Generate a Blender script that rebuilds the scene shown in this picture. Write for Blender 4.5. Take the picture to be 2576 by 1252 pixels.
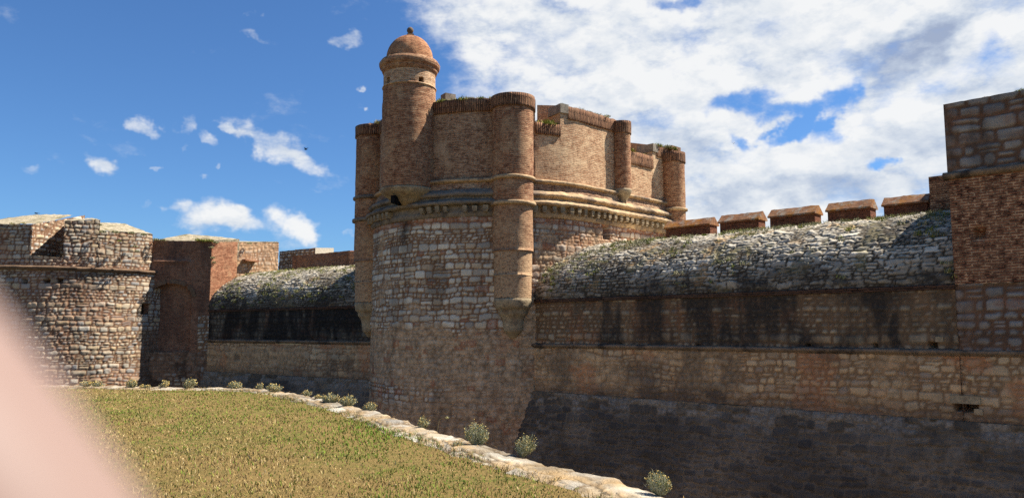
import bpy, bmesh, math, random
import numpy as np
from mathutils import Vector, Matrix
random.seed(7)
RNG = np.random.default_rng(11)
scene = bpy.context.scene
COL = scene.collection
for o in list(bpy.data.objects):
    bpy.data.objects.remove(o, do_unlink=True)

# ------------------------------------------------------------------ camera
CAM_Z, PITCH, FPX, CX, CY = 1.6, math.radians(6.04), 1946.0, 1288.0, 626.0
cam_d = bpy.data.cameras.new("camera")
cam = bpy.data.objects.new("camera", cam_d); COL.objects.link(cam)
cam.location = (0, 0, CAM_Z)
cam.rotation_euler = (math.pi / 2 + PITCH, 0, 0)
cam_d.sensor_width = 36.0
cam_d.lens = 36.0 * FPX / 2576.0
cam_d.clip_start = 0.004
cam_d.clip_end = 5000
cam_d.dof.use_dof = True
cam_d.dof.focus_distance = 26.0
cam_d.dof.aperture_fstop = 11.5          # about 2.4 mm of open lens, as in a phone
scene.camera = cam

SP, CP = math.sin(PITCH), math.cos(PITCH)
def ray(x, y):
    "photo pixel (2576 wide) to X/Y and (Z-eye)/Y"
    xc, yc = (x - CX) / FPX, (CY - y) / FPX
    q = CP - yc * SP
    return xc / q, (SP + yc * CP) / q
def zat(y, Y, x=CX): return CAM_Z + Y * ray(x, y)[1]
def at(x, y, Y):
    a, b = ray(x, y); return Vector((a * Y, Y, CAM_Z + b * Y))
def ground(x, y, z=0.0):
    a, b = ray(x, y); Y = (z - CAM_Z) / b
    return (a * Y, Y)
def on_line(x, y, P, d):
    "distance along the plan line P + s d at which the pixel column x meets it"
    a = ray(x, y)[0]
    return (a * P[1] - P[0]) / (d[0] - a * d[1])

# ------------------------------------------------------------------ sun, sky, exposure
SUN_H = (0.97, 0.243); SUN_E = math.radians(51)
sun_d = bpy.data.lights.new("sun", 'SUN'); sun = bpy.data.objects.new("sun", sun_d); COL.objects.link(sun)
sun_d.energy = 5.0; sun_d.angle = math.radians(0.53); sun_d.color = (1.0, 0.945, 0.86)
sdir = Vector((SUN_H[0] * math.cos(SUN_E), SUN_H[1] * math.cos(SUN_E), math.sin(SUN_E)))
sun.rotation_euler = sdir.to_track_quat('Z', 'Y').to_euler()
sun.location = (30, 10, 40)
scene.view_settings.view_transform = 'Standard'
scene.view_settings.look = 'None'
scene.view_settings.exposure = 1.15
scene.cycles.use_denoising = False
scene.view_settings.gamma = 1.0
scene.view_settings.use_curve_mapping = False

def lin(r, g, b):
    f = lambda c: (c / 255 / 12.92) if c / 255 <= 0.04045 else ((c / 255 + 0.055) / 1.055) ** 2.4
    return (f(r), f(g), f(b), 1.0)

class NT:
    def __init__(s, tree): s.t = tree; s.n = tree.nodes; s.l = tree.links
    def node(s, typ, ins=None, **kw):
        n = s.n.new(typ)
        for k, v in kw.items(): setattr(n, k, v)
        for k, v in (ins or {}).items(): s.put(n.inputs[k], v)
        return n
    def put(s, sock, v):
        if isinstance(v, bpy.types.NodeSocket): s.l.new(v, sock)
        else: sock.default_value = v
    def math(s, op, a, b=None, c=None, clamp=False):
        n = s.n.new('ShaderNodeMath'); n.operation = op; n.use_clamp = clamp
        for i, v in enumerate((a, b, c)):
            if v is not None: s.put(n.inputs[i], v)
        return n.outputs[0]
    def mix(s, f, a, b, blend='MIX'):
        n = s.n.new('ShaderNodeMix'); n.data_type = 'RGBA'; n.blend_type = blend; n.clamp_factor = True
        s.put(n.inputs[0], f); s.put(n.inputs[6], a); s.put(n.inputs[7], b); return n.outputs[2]
    def rng(s, v, a, b, c=0.0, d=1.0, smooth=True):
        n = s.n.new('ShaderNodeMapRange'); n.interpolation_type = 'SMOOTHSTEP' if smooth else 'LINEAR'
        for i, x in enumerate((v, a, b, c, d)): s.put(n.inputs[i], x)
        return n.outputs[0]
    def noise(s, vec, scale, detail=4, rough=0.55, dist=0.0, lac=2.0):
        n = s.n.new('ShaderNodeTexNoise'); n.noise_dimensions = '3D'
        s.put(n.inputs['Vector'], vec); s.put(n.inputs['Scale'], scale); s.put(n.inputs['Detail'], detail)
        s.put(n.inputs['Roughness'], rough); s.put(n.inputs['Distortion'], dist); s.put(n.inputs['Lacunarity'], lac)
        return n.outputs[0]
    def vmul(s, v, m):
        n = s.n.new('ShaderNodeVectorMath'); n.operation = 'MULTIPLY'; s.put(n.inputs[0], v); s.put(n.inputs[1], m); return n.outputs[0]
    def vadd(s, v, m):
        n = s.n.new('ShaderNodeVectorMath'); n.operation = 'ADD'; s.put(n.inputs[0], v); s.put(n.inputs[1], m); return n.outputs[0]
    def ramp(s, f, stops):
        n = s.n.new('ShaderNodeValToRGB'); cr = n.color_ramp
        while len(cr.elements) < len(stops): cr.elements.new(0.5)
        for e, (p, c) in zip(cr.elements, stops): e.position = p; e.color = c
        s.put(n.inputs[0], f); return n.outputs[0]

# clouds: (pixel x, pixel y, half width px, half height px, tilt deg, weight)
CLOUDS = [
 (1900, 120, 880, 330, -6, 1.15), (2350, 330, 700, 380, 0, 1.00), (1560, 250, 480, 330, 25, 0.90), (1230, 60, 270, 90, 12, 0.69),
 (1800, 440, 420, 260, 0, 0.80), (2150, 600, 800, 260, 0, 0.75),
 (870, 113, 75, 28, 5, 0.95), (910, 226, 22, 10, 0, 0.79), (665, 350, 85, 32, 30, 0.75), (715, 410, 100, 26, 22, 0.75), (600, 328, 30, 14, 15, 0.64),
 (368, 320, 42, 19, 15, 0.74), (475, 320, 42, 30, -30, 0.64), (545, 362, 32, 15, 20, 0.52), (285, 398, 46, 23, 10, 0.84),
 (425, 498, 44, 26, -25, 0.76), (505, 545, 105, 54, 4, 1.15), (590, 572, 85, 30, 12, 0.75), (738, 575, 66, 40, 0, 1.10),
 (515, 458, 22, 9, 5, 0.56), (75, 410, 55, 12, 4, 0.47), (890, 598, 26, 9, 0, 0.59), (650, 85, 50, 16, 20, 0.50), (632, 8, 22, 14, 30, 0.54),
 (915, 298, 14, 8, 0, 0.54), (570, 430, 16, 8, 0, 0.49), (400, 415, 14, 8, 0, 0.49), (480, 385, 14, 22, 20, 0.44), (925, 545, 24, 18, 0, 0.49),
]
GAPS = [
 (1890, 255, 110, 30, -8, 0.95), (1985, 285, 70, 26, 10, 0.9), (2075, 258, 70, 34, -30, 0.95), (2010, 335, 60, 22, -25, 0.95), (1905, 352, 34, 24, 30, 0.8), (2050, 330, 40, 40, 30, 0.6),
 (1960, 60, 95, 36, 5, 0.42), (2185, 400, 46, 14, 0, 0.95), (2520, 130, 60, 50, -20, 0.5), (2420, 190, 80, 40, -20, 0.25), (1660, 300, 90, 40, 20, .25),
 (1420, 15, 120, 25, 0, .35), (2560, 280, 60, 60, 0, .45), (1700, 8, 60, 18, 0, .6),
]
SHADES = [(2250, 165, 190, 60, -28, 0.85), (2400, 60, 260, 60, -15, 0.55), (1720, 390, 150, 70, 10, 0.6), (2010, 470, 220, 60, 0, 0.55), (2300, 330, 200, 50, 0, 0.45),
          (1900, 200, 160, 50, 0, 0.3), (1600, 120, 200, 60, 0, 0.22), (2150, 470, 180, 50, 0, .35), (1820, 500, 130, 50, 0, .45), (520, 580, 90, 18, 0, .35), (2480, 230, 120, 40, -10, .5)]
def make_world():
    w = bpy.data.worlds.new("World"); scene.world = w; w.use_nodes = True
    k = NT(w.node_tree); k.n.clear()
    out = k.node('ShaderNodeOutputWorld')
    sky = k.node('ShaderNodeTexSky'); sky.sky_type = 'NISHITA'; sky.sun_disc = False
    sky.sun_elevation = SUN_E; sky.sun_rotation = math.atan2(SUN_H[0], SUN_H[1])
    sky.altitude = 30; sky.air_density = 1.0; sky.dust_density = 0.25; sky.ozone_density = 2.2
    skyc = k.mix(1.0, sky.outputs[0], (0.56, 0.865, 1.22, 1), 'MULTIPLY')
    d = k.node('ShaderNodeTexCoord').outputs['Generated']
    sep = k.node('ShaderNodeSeparateXYZ', {0: d})
    az = k.math('ARCTAN2', sep.outputs[0], sep.outputs[1]); el = k.math('ARCSINE', sep.outputs[2])
    ae = k.node('ShaderNodeCombineXYZ', {0: az, 1: el, 2: 0.0}).outputs[0]
    # ragged outlines: push the direction about with noise
    wn = k.node('ShaderNodeTexNoise', {'Vector': d, 'Scale': 9.0, 'Detail': 5.0, 'Roughness': 0.6}).outputs[1]
    wv = k.vmul(k.vadd(wn, (-0.5, -0.5, -0.5)), (0.17, 0.085, 0.0))
    aew = k.vadd(ae, wv)
    def azel(x, y):
        a, b = ray(x, y); n = math.sqrt(1 + a * a + b * b); return math.atan2(a, 1), math.asin(b / n)
    def blobs(lst, vec, i0=0.0):
        tot = None
        for (x, y, hw, hh, rot, wt) in lst:
            a, e = azel(x, y)
            m = k.node('ShaderNodeMapping', {'Vector': vec, 'Location': (a, e, 0), 'Rotation': (0, 0, -math.radians(rot)),
                        'Scale': (hw / FPX * 0.93, hh / FPX * 0.97, 1)}, vector_type='TEXTURE')
            ln = k.node('ShaderNodeVectorMath', {0: m.outputs[0]}, operation='LENGTH').outputs['Value']
            f = k.rng(ln, 1.35, 0.25, 0.0, wt)
            tot = f if tot is None else k.math('ADD', tot, f)
        return tot
    cov = k.math('MINIMUM', blobs(CLOUDS, aew), 1.25)
    # everywhere the photograph does not look: open blue with a few small clouds
    back = k.rng(sep.outputs[1], 0.45, 0.0, 0.0, 0.12)
    cov = k.math('ADD', cov, back)
    cov = k.math('SUBTRACT', cov, blobs(GAPS, aew))
    ds = k.vmul(d, (1.0, 1.0, 1.9))
    def puff(vec):
        wv2 = k.vadd(vec, k.vmul(k.vadd(k.node('ShaderNodeTexNoise', {'Vector': vec, 'Scale': 14.0, 'Detail': 5.0, 'Roughness': .62}).outputs[1], (-.5, -.5, -.5)), (.16, .16, .16)))
        tot = None
        for sc_, am in ((7.0, .5), (18.0, .36)):
            vo = k.node('ShaderNodeTexVoronoi', {'Vector': wv2, 'Scale': sc_}, feature='F1')
            f = k.math('MULTIPLY', k.math('SUBTRACT', .75, vo.outputs['Distance']), am); tot = f if tot is None else k.math('ADD', tot, f)
        return tot
    pf = puff(ds)
    n1 = k.noise(ds, 6.0, 9, 0.6, 0.25); n3 = k.noise(ds, 48.0, 6, 0.62, 0.2)
    nd = k.math('ADD', k.math('ADD', k.math('MULTIPLY', k.math('SUBTRACT', n1, .5), 1.5), k.math('MULTIPLY', k.math('SUBTRACT', pf, .22), 1.3)), k.math('MULTIPLY', k.math('SUBTRACT', n3, .5), .5))
    dens = k.math('ADD', k.math('SUBTRACT', cov, 0.42), nd)
    alpha = k.rng(dens, -0.24, 0.80)
    # self shading: compare the puffs with what lies towards the sun
    up = k.vadd(ds, (0.012, 0.003, 0.034))
    dif = k.math('MULTIPLY', k.math('SUBTRACT', pf, puff(up)), 1.3)
    soft = k.math('MULTIPLY', k.math('SUBTRACT', n1, k.noise(up, 6.0, 9, 0.6, 0.25)), 1.2)
    sh = k.math('ADD', k.math('MULTIPLY', blobs(SHADES, aew), 0.62), 0.05)
    lit = k.math('ADD', k.math('ADD', k.math('SUBTRACT', 0.93, sh), dif), soft, clamp=True)
    cc = k.ramp(lit, [(0.0, lin(166, 180, 206)), (0.35, lin(196, 208, 226)), (0.68, lin(230, 236, 243)), (1.0, lin(252, 253, 253))])
    b1 = k.node('ShaderNodeBackground', {0: skyc, 1: 0.050})
    b2 = k.node('ShaderNodeBackground', {0: cc, 1: 0.43})
    ms = k.node('ShaderNodeMixShader', {0: k.math('MULTIPLY', alpha, 0.97), 1: b1.outputs[0], 2: b2.outputs[0]})
    k.l.new(ms.outputs[0], out.inputs[0])
make_world()

# ------------------------------------------------------------------ numpy noise and masonry layout
def _h(ix, iy, seed):
    x = (ix.astype(np.int64) * 374761393 + iy.astype(np.int64) * 668265263 + seed * 974711) & 0xFFFFFFFF
    x = ((x ^ (x >> 13)) * 1274126177) & 0xFFFFFFFF
    x = ((x ^ (x >> 16)) * 2246822519) & 0xFFFFFFFF
    return ((x ^ (x >> 15)) & 0xFFFFFF) / float(0xFFFFFF)
def vn(x, y, seed=0):
    x = np.asarray(x, float); y = np.asarray(y, float)
    ix, iy = np.floor(x), np.floor(y); fx, fy = x - ix, y - iy
    fx = fx * fx * (3 - 2 * fx); fy = fy * fy * (3 - 2 * fy)
    a, b = _h(ix, iy, seed), _h(ix + 1, iy, seed); c, d = _h(ix, iy + 1, seed), _h(ix + 1, iy + 1, seed)
    return (a * (1 - fx) + b * fx) * (1 - fy) + (c * (1 - fx) + d * fx) * fy
def fbm(x, y, seed=0, octs=4, gain=0.55):
    t, a, s = 0.0, 1.0, 0.0
    for i in range(octs):
        t = t + a * vn(x * 2 ** i + 17.3 * i, y * 2 ** i - 9.1 * i, seed + i); s += a; a *= gain
    return t / s
def sstep(a, b, x):
    t = np.clip((x - a) / (b - a), 0, 1); return t * t * (3 - 2 * t)
def coursed(U, V, h, asp, seed, warp):
    "irregular coursed rubble: distance to the nearest joint (m) and three random numbers per stone"
    uw = U + warp * 2.2 * (fbm(U / .9, V / .9, seed, 2) - .5) + warp * 0.9 * (fbm(U / .22, V / .22, seed + 5, 2) - .5)
    vw = V + warp * 2.6 * (fbm(U / 1.3, V / .8, seed + 9, 2) - .5) + warp * 1.0 * (fbm(U / .25, V / .25, seed + 13, 2) - .5)
    rg = np.random.default_rng(seed)
    lo, hi = vw.min() - 1, vw.max() + 1
    e = [lo]
    while e[-1] < hi: e.append(e[-1] + h * rg.uniform(.55, 1.45))
    e = np.array(e); row = np.clip(np.searchsorted(e, vw) - 1, 0, len(e) - 2)
    e0, e1 = e[row], e[row + 1]
    L = (e1 - e0) * asp * (0.8 + 0.5 * _h(row, row * 0, seed + 1)); L = np.maximum(L, h * asp * .55)
    t = uw / L + 13.7 * _h(row, row * 0 + 3, seed + 2)
    def edge(i): return i + .8 * (_h(i, row, seed + 3) - .5)
    i = np.floor(t); i = np.where(t < edge(i), i - 1, i); i = np.where(t >= edge(i + 1), i + 1, i)
    r0 = _h(i, row, seed + 4)
    mid = e0 + (e1 - e0) * (.35 + .3 * _h(i, row, seed + 6))
    split = (r0 < .22) & ((e1 - e0) > h * .8)
    up = split & (vw > mid)
    lo_ = np.where(split & up, mid, e0); hi_ = np.where(split & ~up, mid, e1)
    key = row * 2 + up
    du = np.minimum(t - edge(i), edge(i + 1) - t) * L; dv = np.minimum(vw - lo_, hi_ - vw)
    r = h * .42
    d = r - np.sqrt(np.maximum(r - du, 0) ** 2 + np.maximum(r - dv, 0) ** 2)
    pu = (t - (edge(i) + edge(i + 1)) / 2) * L; pv = vw - (lo_ + hi_) / 2
    return d, _h(i, key, seed + 7), _h(i, key, seed + 8), _h(i, key, seed + 10), pu, pv
def stonework(U, V, h=.26, asp=1.5, seed=1, relief=.05, gap=.02, warp=.05, rough=.015, soft=.05, tilt=0.0):
    d, r1, r2, r3, pu, pv = coursed(U, V, h, asp, seed, warp)
    body = sstep(gap, gap + soft, d)
    disp = relief * body * (.5 + .8 * r3) + tilt * body * ((r1 - .5) * pu + (r2 - .35) * pv * 1.6) + rough * 2 * (fbm(U * 7, V * 7, seed + 20, 3) - .5)
    return disp, np.stack([r1, 1 - body, r2], -1)

# ------------------------------------------------------------------ mesh builder
class MB:
    def __init__(s): s.v = []; s.f = []; s.uv = []; s.c = []; s.z = []; s.nv = 0; s.sm = []
    def grid(s, P, U, V, cell=None, zone=None, smooth=True):
        P = np.asarray(P, float); n, m = P.shape[:2]
        U = np.broadcast_to(U, (n, m)); V = np.broadcast_to(V, (n, m))
        s.v.append(P.reshape(-1, 3))
        cc = np.zeros((n * m, 3)); cc[:, 0] = .5
        if cell is not None: cc[:] = np.asarray(cell).reshape(-1, 3)
        zz = np.zeros((n * m, 3))
        if zone is not None: zz[:] = np.asarray(zone).reshape(-1, 3)
        s.c.append(cc); s.z.append(zz)
        ids = np.arange(n * m).reshape(n, m)
        q = np.stack([ids[:-1, :-1], ids[1:, :-1], ids[1:, 1:], ids[:-1, 1:]], -1).reshape(-1, 4)
        uvs = np.stack([U.reshape(-1), V.reshape(-1)], -1)
        s.uv.append(uvs[q.reshape(-1)])
        s.f.append((q + s.nv).reshape(-1)); s.sm.append((4, len(q), smooth))
        s.nv += n * m
    def poly(s, pts, uvs=None, cell=(.5, 0, .5), zone=(0, 0, 0), smooth=False):
        pts = [tuple(p) for p in pts]; n = len(pts)
        if uvs is None:
            p = [Vector(q) for q in pts]
            nrm = Vector((0, 0, 0))
            for i in range(n): nrm += p[i].cross(p[(i + 1) % n])
            nrm = nrm.normalized() if nrm.length > 1e-9 else Vector((0, 0, 1))
            if abs(nrm.z) > .75: uvs = [(q.x, q.y) for q in p]
            else:
                t = Vector((-nrm.y, nrm.x, 0)).normalized()
                uvs = [(q.dot(t), q.z) for q in p]
        s.v.append(np.array(pts, float)); s.c.append(np.tile(np.array(cell, float), (n, 1))); s.z.append(np.tile(np.array(zone, float), (n, 1)))
        s.uv.append(np.array(uvs, float)); s.f.append(np.arange(n) + s.nv); s.sm.append((n, 1, smooth)); s.nv += n
    def prism(s, foot, z0, z1, cap=True, **kw):
        "closed prism; z0 and z1 are numbers or one per corner"
        n = len(foot); z0 = [z0] * n if np.isscalar(z0) else z0; z1 = [z1] * n if np.isscalar(z1) else z1
        for i in range(n):
            j = (i + 1) % n; a, b = foot[i], foot[j]
            s.poly([(a[0], a[1], z0[i]), (b[0], b[1], z0[j]), (b[0], b[1], z1[j]), (a[0], a[1], z1[i])], **kw)
        if cap:
            s.poly([(p[0], p[1], z) for p, z in zip(foot, z1)], **kw)
            s.poly([(p[0], p[1], z) for p, z in reversed(list(zip(foot, z0)))], **kw)
    def box(s, c, ax, ay, sx, sy, sz, **kw):
        c = Vector(c); ax = Vector(ax).normalized(); ay = Vector(ay).normalized()
        foot = [c + ax * (i * sx / 2) + ay * (j * sy / 2) for i, j in ((-1, -1), (1, -1), (1, 1), (-1, 1))]
        s.prism([(p.x, p.y) for p in foot], c.z - sz / 2, c.z + sz / 2, **kw)
    def lathe(s, prof, c, n=48, a0=0.0, a1=2 * math.pi, step=.12, amp=0.0, seed=3, zone=None):
        "prof: list of (radius, z); resampled so that noise has vertices to move"
        pr = [prof[0]]
        for p, q in zip(prof[:-1], prof[1:]):
            L = math.hypot(q[0] - p[0], q[1] - p[1]); k = max(1, int(L / step))
            for i in range(1, k + 1): pr.append((p[0] + (q[0] - p[0]) * i / k, p[1] + (q[1] - p[1]) * i / k))
        pr = np.array(pr); al = np.concatenate([[0], np.cumsum(np.hypot(*np.diff(pr, axis=0).T))])
        th = np.linspace(a0, a1, n + 1)
        rmax = pr[:, 0].max()
        U = (th * rmax)[:, None] + 0 * pr[None, :, 0]; V = pr[None, :, 1] + 0 * th[:, None]
        # arc length where the profile lies flat, height where it stands
        V = np.broadcast_to(al[None, :], U.shape) + pr[0, 1]
        R = pr[None, :, 0] + amp * 2 * (fbm(np.cos(th)[:, None] * 2.1 + V * 2.3, np.sin(th)[:, None] * 2.1 + V * 1.1, seed, 4) - .5)
        R = np.where(pr[None, :, 0] < .02, pr[None, :, 0], R)
        P = np.stack([c[0] + R * np.cos(th)[:, None], c[1] + R * np.sin(th)[:, None], np.broadcast_to(pr[None, :, 1], R.shape)], -1)
        z = None if zone is None else np.broadcast_to(np.array(zone, float), P.shape)
        s.grid(P, U, V, zone=z)
    def build(s, name, mat, parent=None):
        me = bpy.data.meshes.new(name)
        v = np.concatenate(s.v); f = np.concatenate(s.f).astype(np.int32); uv = np.concatenate(s.uv)
        starts, tot, sm = [], [], []; k = 0
        for n, cnt, smooth in s.sm:
            starts.append(k + n * np.arange(cnt)); tot.append(np.full(cnt, n)); sm.append(np.full(cnt, smooth)); k += n * cnt
        starts = np.concatenate(starts).astype(np.int32); tot = np.concatenate(tot).astype(np.int32); sm = np.concatenate(sm)
        me.vertices.add(len(v)); me.vertices.foreach_set('co', v.astype(np.float32).reshape(-1))
        me.loops.add(len(f)); me.loops.foreach_set('vertex_index', f)
        me.polygons.add(len(starts)); me.polygons.foreach_set('loop_start', starts); me.polygons.foreach_set('loop_total', tot)
        me.polygons.foreach_set('use_smooth', sm)
        l = me.uv_layers.new(name='UVMap'); l.data.foreach_set('uv', uv.astype(np.float32).reshape(-1))
        for nm, arr in (('cell', s.c), ('zone', s.z)):
            a = me.attributes.new(nm, 'FLOAT_COLOR', 'POINT'); x = np.concatenate(arr)
            a.data.foreach_set('color', np.concatenate([x, np.ones((len(x), 1))], 1).astype(np.float32).reshape(-1))
        me.update(calc_edges=True); me.validate()
        o = bpy.data.objects.new(name, me); COL.objects.link(o)
        if mat: me.materials.append(mat)
        if parent:
            o.parent = parent; o.matrix_parent_inverse = parent.matrix_world.inverted()
        return o
def tag(o, label=None, cat=None, group=None, kind=None):
    for k, v in (('label', label), ('category', cat), ('group', group), ('kind', kind)):
        if v: o[k] = v
    return o
def thing(name, label, cat, loc=(0, 0, 0), group=None):
    o = bpy.data.objects.new(name, None); COL.objects.link(o); o.location = loc
    o.empty_display_size = .3
    bpy.context.view_layer.update()
    return tag(o, label, cat, group)

# ------------------------------------------------------------------ materials
def new_mat(name):
    m = bpy.data.materials.new(name); m.use_nodes = True
    k = NT(m.node_tree); k.n.clear()
    out = k.node('ShaderNodeOutputMaterial'); b = k.node('ShaderNodeBsdfPrincipled', {'Roughness': .92, 'Specular IOR Level': .12})
    k.l.new(b.outputs[0], out.inputs[0])
    return m, k, b
def coords(k):
    uv = k.node('ShaderNodeUVMap', uv_map='UVMap').outputs[0]
    ob = k.node('ShaderNodeTexCoord').outputs['Object']
    return uv, ob
def attr(k, name):
    a = k.node('ShaderNodeAttribute', attribute_name=name)
    s = k.node('ShaderNodeSeparateColor', {0: a.outputs[0]})
    return s.outputs
def stone_mat(name, stones, mortar, cover=(110, 88, 66), stain=(22, 22, 24), ochre=(160, 92, 50), fine=.35, bump=.6, gapk=1.0):
    m, k, b = new_mat(name); uv, ob = coords(k)
    r1, gp, r2 = attr(k, 'cell')[:3]; zs, zc, zo = attr(k, 'zone')[:3]
    c = k.ramp(r1, [(i / (len(stones) - 1), lin(*s)) for i, s in enumerate(stones)])
    fn = k.noise(uv, 9.0, 6, .65); fn2 = k.noise(uv, 34.0, 3, .6); big = k.noise(uv, .55, 4, .6)
    c = k.mix(1.0, c, k.ramp(k.math('ADD', k.math('MULTIPLY', fn, .6), k.math('MULTIPLY', fn2, .4)),
              [(.25, (1 - fine, 1 - fine, 1 - fine, 1)), (.75, (1 + fine * .7, 1 + fine * .66, 1 + fine * .6, 1))]), 'MULTIPLY')
    mo = k.mix(fn, lin(*[x * .72 for x in mortar]), lin(*[min(255, x * 1.18) for x in mortar]))
    c = k.mix(k.math('MULTIPLY', gp, gapk), c, mo)
    cov = k.mix(k.rng(k.noise(uv, 3.2, 7, .68), .3, .7), lin(*[x * .7 for x in cover]), lin(*[min(255, x * 1.22) for x in cover]))
    c = k.mix(k.math('MULTIPLY', zc, k.rng(k.noise(uv, 5.0, 6, .65), .25, .6, .45, 1.0)), c, cov)
    c = k.mix(k.math('MULTIPLY', zo, k.rng(fn, .35, .6, .2, .95)), c, k.mix(fn2, lin(*[x * .75 for x in ochre]), lin(*[min(255, x * 1.2) for x in ochre])))
    c = k.mix(k.math('MULTIPLY', zs, k.rng(k.noise(uv, 6.5, 6, .7), .2, .62, .55, 1.0)), c, lin(*stain))
    c = k.mix(.5, c, k.mix(1.0, c, k.ramp(big, [(.3, (.72, .72, .74, 1)), (.7, (1.25, 1.2, 1.12, 1))]), 'MULTIPLY'))
    k.put(b.inputs['Base Color'], c)
    hgt = k.math('ADD', k.math('MULTIPLY', k.math('SUBTRACT', 1.0, gp), .5), k.math('ADD', k.math('MULTIPLY', fn, .55), k.math('MULTIPLY', fn2, .25)))
    bp = k.node('ShaderNodeBump', {'Strength': bump, 'Distance': .05, 'Height': hgt})
    k.l.new(bp.outputs[0], b.inputs['Normal'])
    return m
def brick_mat(name, c1, c2, mortar, patch=(165, 135, 105), dark=(50, 38, 32), soldier=False, row=.078, patchk=.6, darkk=.5, bump=.8, mort=.014, bdist=.022, dashk=1.0, wob=1.0):
    m, k, b = new_mat(name); uv, ob = coords(k)
    zs, zc, zo = attr(k, 'zone')[:3]
    w = k.node('ShaderNodeTexNoise', {'Vector': uv, 'Scale': 2.3, 'Detail': 4.0, 'Roughness': .65}).outputs[1]
    w2 = k.node('ShaderNodeTexNoise', {'Vector': uv, 'Scale': 9.0, 'Detail': 3.0, 'Roughness': .6}).outputs[1]
    v = k.vadd(k.vadd(uv, k.vmul(k.vadd(w, (-.5, -.5, -.5)), (.12 * wob, .09 * wob, 0))), k.vmul(k.vadd(w2, (-.5, -.5, -.5)), (.05 * wob, .045 * wob, 0)))
    fnm = k.noise(uv, 5.0, 5, .65)
    mort_c = k.mix(k.rng(fnm, .38, .62), lin(*[x * .5 for x in c1]), lin(*mortar))
    if soldier:
        sp = k.node('ShaderNodeSeparateXYZ', {0: v}); v = k.node('ShaderNodeCombineXYZ', {0: sp.outputs[1], 1: sp.outputs[0], 2: 0.0}).outputs[0]
    bt = k.node('ShaderNodeTexBrick', {'Vector': v, 'Color1': lin(*c1), 'Color2': lin(*c2), 'Mortar': mort_c, 'Scale': 1.0, 'Mortar Size': mort,
                'Mortar Smooth': .35, 'Bias': -.1, 'Brick Width': .62 if soldier else .31, 'Row Height': row})
    bt.offset = .5
    c = bt.outputs[0]
    fn = k.noise(uv, 8.0, 6, .65); fn2 = k.noise(uv, 26.0, 3, .6)
    big = k.noise(uv, .8, 6, .62, .4); big2 = k.noise(k.vadd(uv, (31, 7, 0)), .42, 5, .6, .3)
    c = k.mix(k.math('MULTIPLY', k.rng(big, .47, .68), patchk), c, k.mix(bt.outputs[1], lin(*patch), lin(*[min(255, x * 1.12) for x in patch])))
    streak = k.noise(k.vmul(uv, (1.6, .22, 1)), 1.0, 5, .65)
    c = k.mix(k.math('MULTIPLY', k.rng(streak, .48, .72), darkk), c, lin(*dark))
    c = k.mix(k.math('MULTIPLY', k.rng(big2, .52, .7), darkk * .7), c, lin(*dark))
    c = k.mix(k.math('MULTIPLY', zc, k.rng(fn, .3, .55)), c, lin(*patch))
    c = k.mix(k.math('MULTIPLY', zs, k.rng(k.noise(uv, 4.0, 6, .65), .25, .6, .4, 1.0)), c, lin(*dark))
    c = k.mix(1.0, c, k.ramp(k.math('ADD', k.math('MULTIPLY', fn, .5), k.math('MULTIPLY', fn2, .5)), [(.3, (.66, .66, .66, 1)), (.72, (1.3, 1.27, 1.22, 1))]), 'MULTIPLY')
    dash = k.noise(k.vmul(v, (3.2, 13.0, 1)), 1.0, 3, .5)
    c = k.mix(k.rng(dash, .60, .70, 0.0, .62 * dashk), c, lin(*[x * .5 for x in dark])); dash2 = k.noise(k.vadd(k.vmul(v, (2.6, 11.0, 1)), (20, 5, 3)), 1.0, 3, .5)
    c = k.mix(k.rng(dash2, .58, .68, 0.0, .6 * dashk), c, lin(*[min(255, x * 1.12) for x in patch]))
    k.put(b.inputs['Base Color'], c)
    h = k.math('SUBTRACT', k.math('ADD', k.math('MULTIPLY', k.math('SUBTRACT', 1.0, bt.outputs[1]), .6), k.math('ADD', k.math('MULTIPLY', fn2, .4), k.math('MULTIPLY', fn, .5))), k.rng(dash, .60, .70, 0.0, .7))
    bp = k.node('ShaderNodeBump', {'Strength': bump, 'Distance': bdist, 'Height': h})
    k.l.new(bp.outputs[0], b.inputs['Normal'])
    return m
def plain_mat(name, a, bcol, scale=4.0, bump=.5, dark=None, darkk=.6, rough=.9, third=None):
    m, k, b = new_mat(name); uv, ob = coords(k)
    n = k.noise(ob, scale, 7, .65); n2 = k.noise(ob, scale * 5, 4, .6)
    c = k.mix(k.rng(n, .32, .68), lin(*a), lin(*bcol))
    if third: c = k.mix(k.rng(k.noise(k.vadd(ob, (9, 4, 2)), scale * .8, 6, .7), .5, .62), c, lin(*third))
    if dark: c = k.mix(k.math('MULTIPLY', k.rng(k.noise(k.vadd(ob, (3, 1, 8)), scale * .5, 6, .65), .48, .64), darkk), c, lin(*dark))
    c = k.mix(1.0, c, k.ramp(n2, [(.3, (.72, .72, .72, 1)), (.7, (1.22, 1.2, 1.17, 1))]), 'MULTIPLY')
    k.put(b.inputs['Base Color'], c); b.inputs['Roughness'].default_value = rough
    bp = k.node('ShaderNodeBump', {'Strength': bump, 'Distance': .04, 'Height': k.math('ADD', n, k.math('MULTIPLY', n2, .5))})
    k.l.new(bp.outputs[0], b.inputs['Normal'])
    return m
def cell_mat(name, rough=.8, trans=0.0):
    "colour per blade or leaf, stored with the mesh"
    m, k, b = new_mat(name)
    a = k.node('ShaderNodeAttribute', attribute_name='cell')
    k.l.new(a.outputs[0], b.inputs['Base Color']); b.inputs['Roughness'].default_value = rough
    return m

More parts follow.
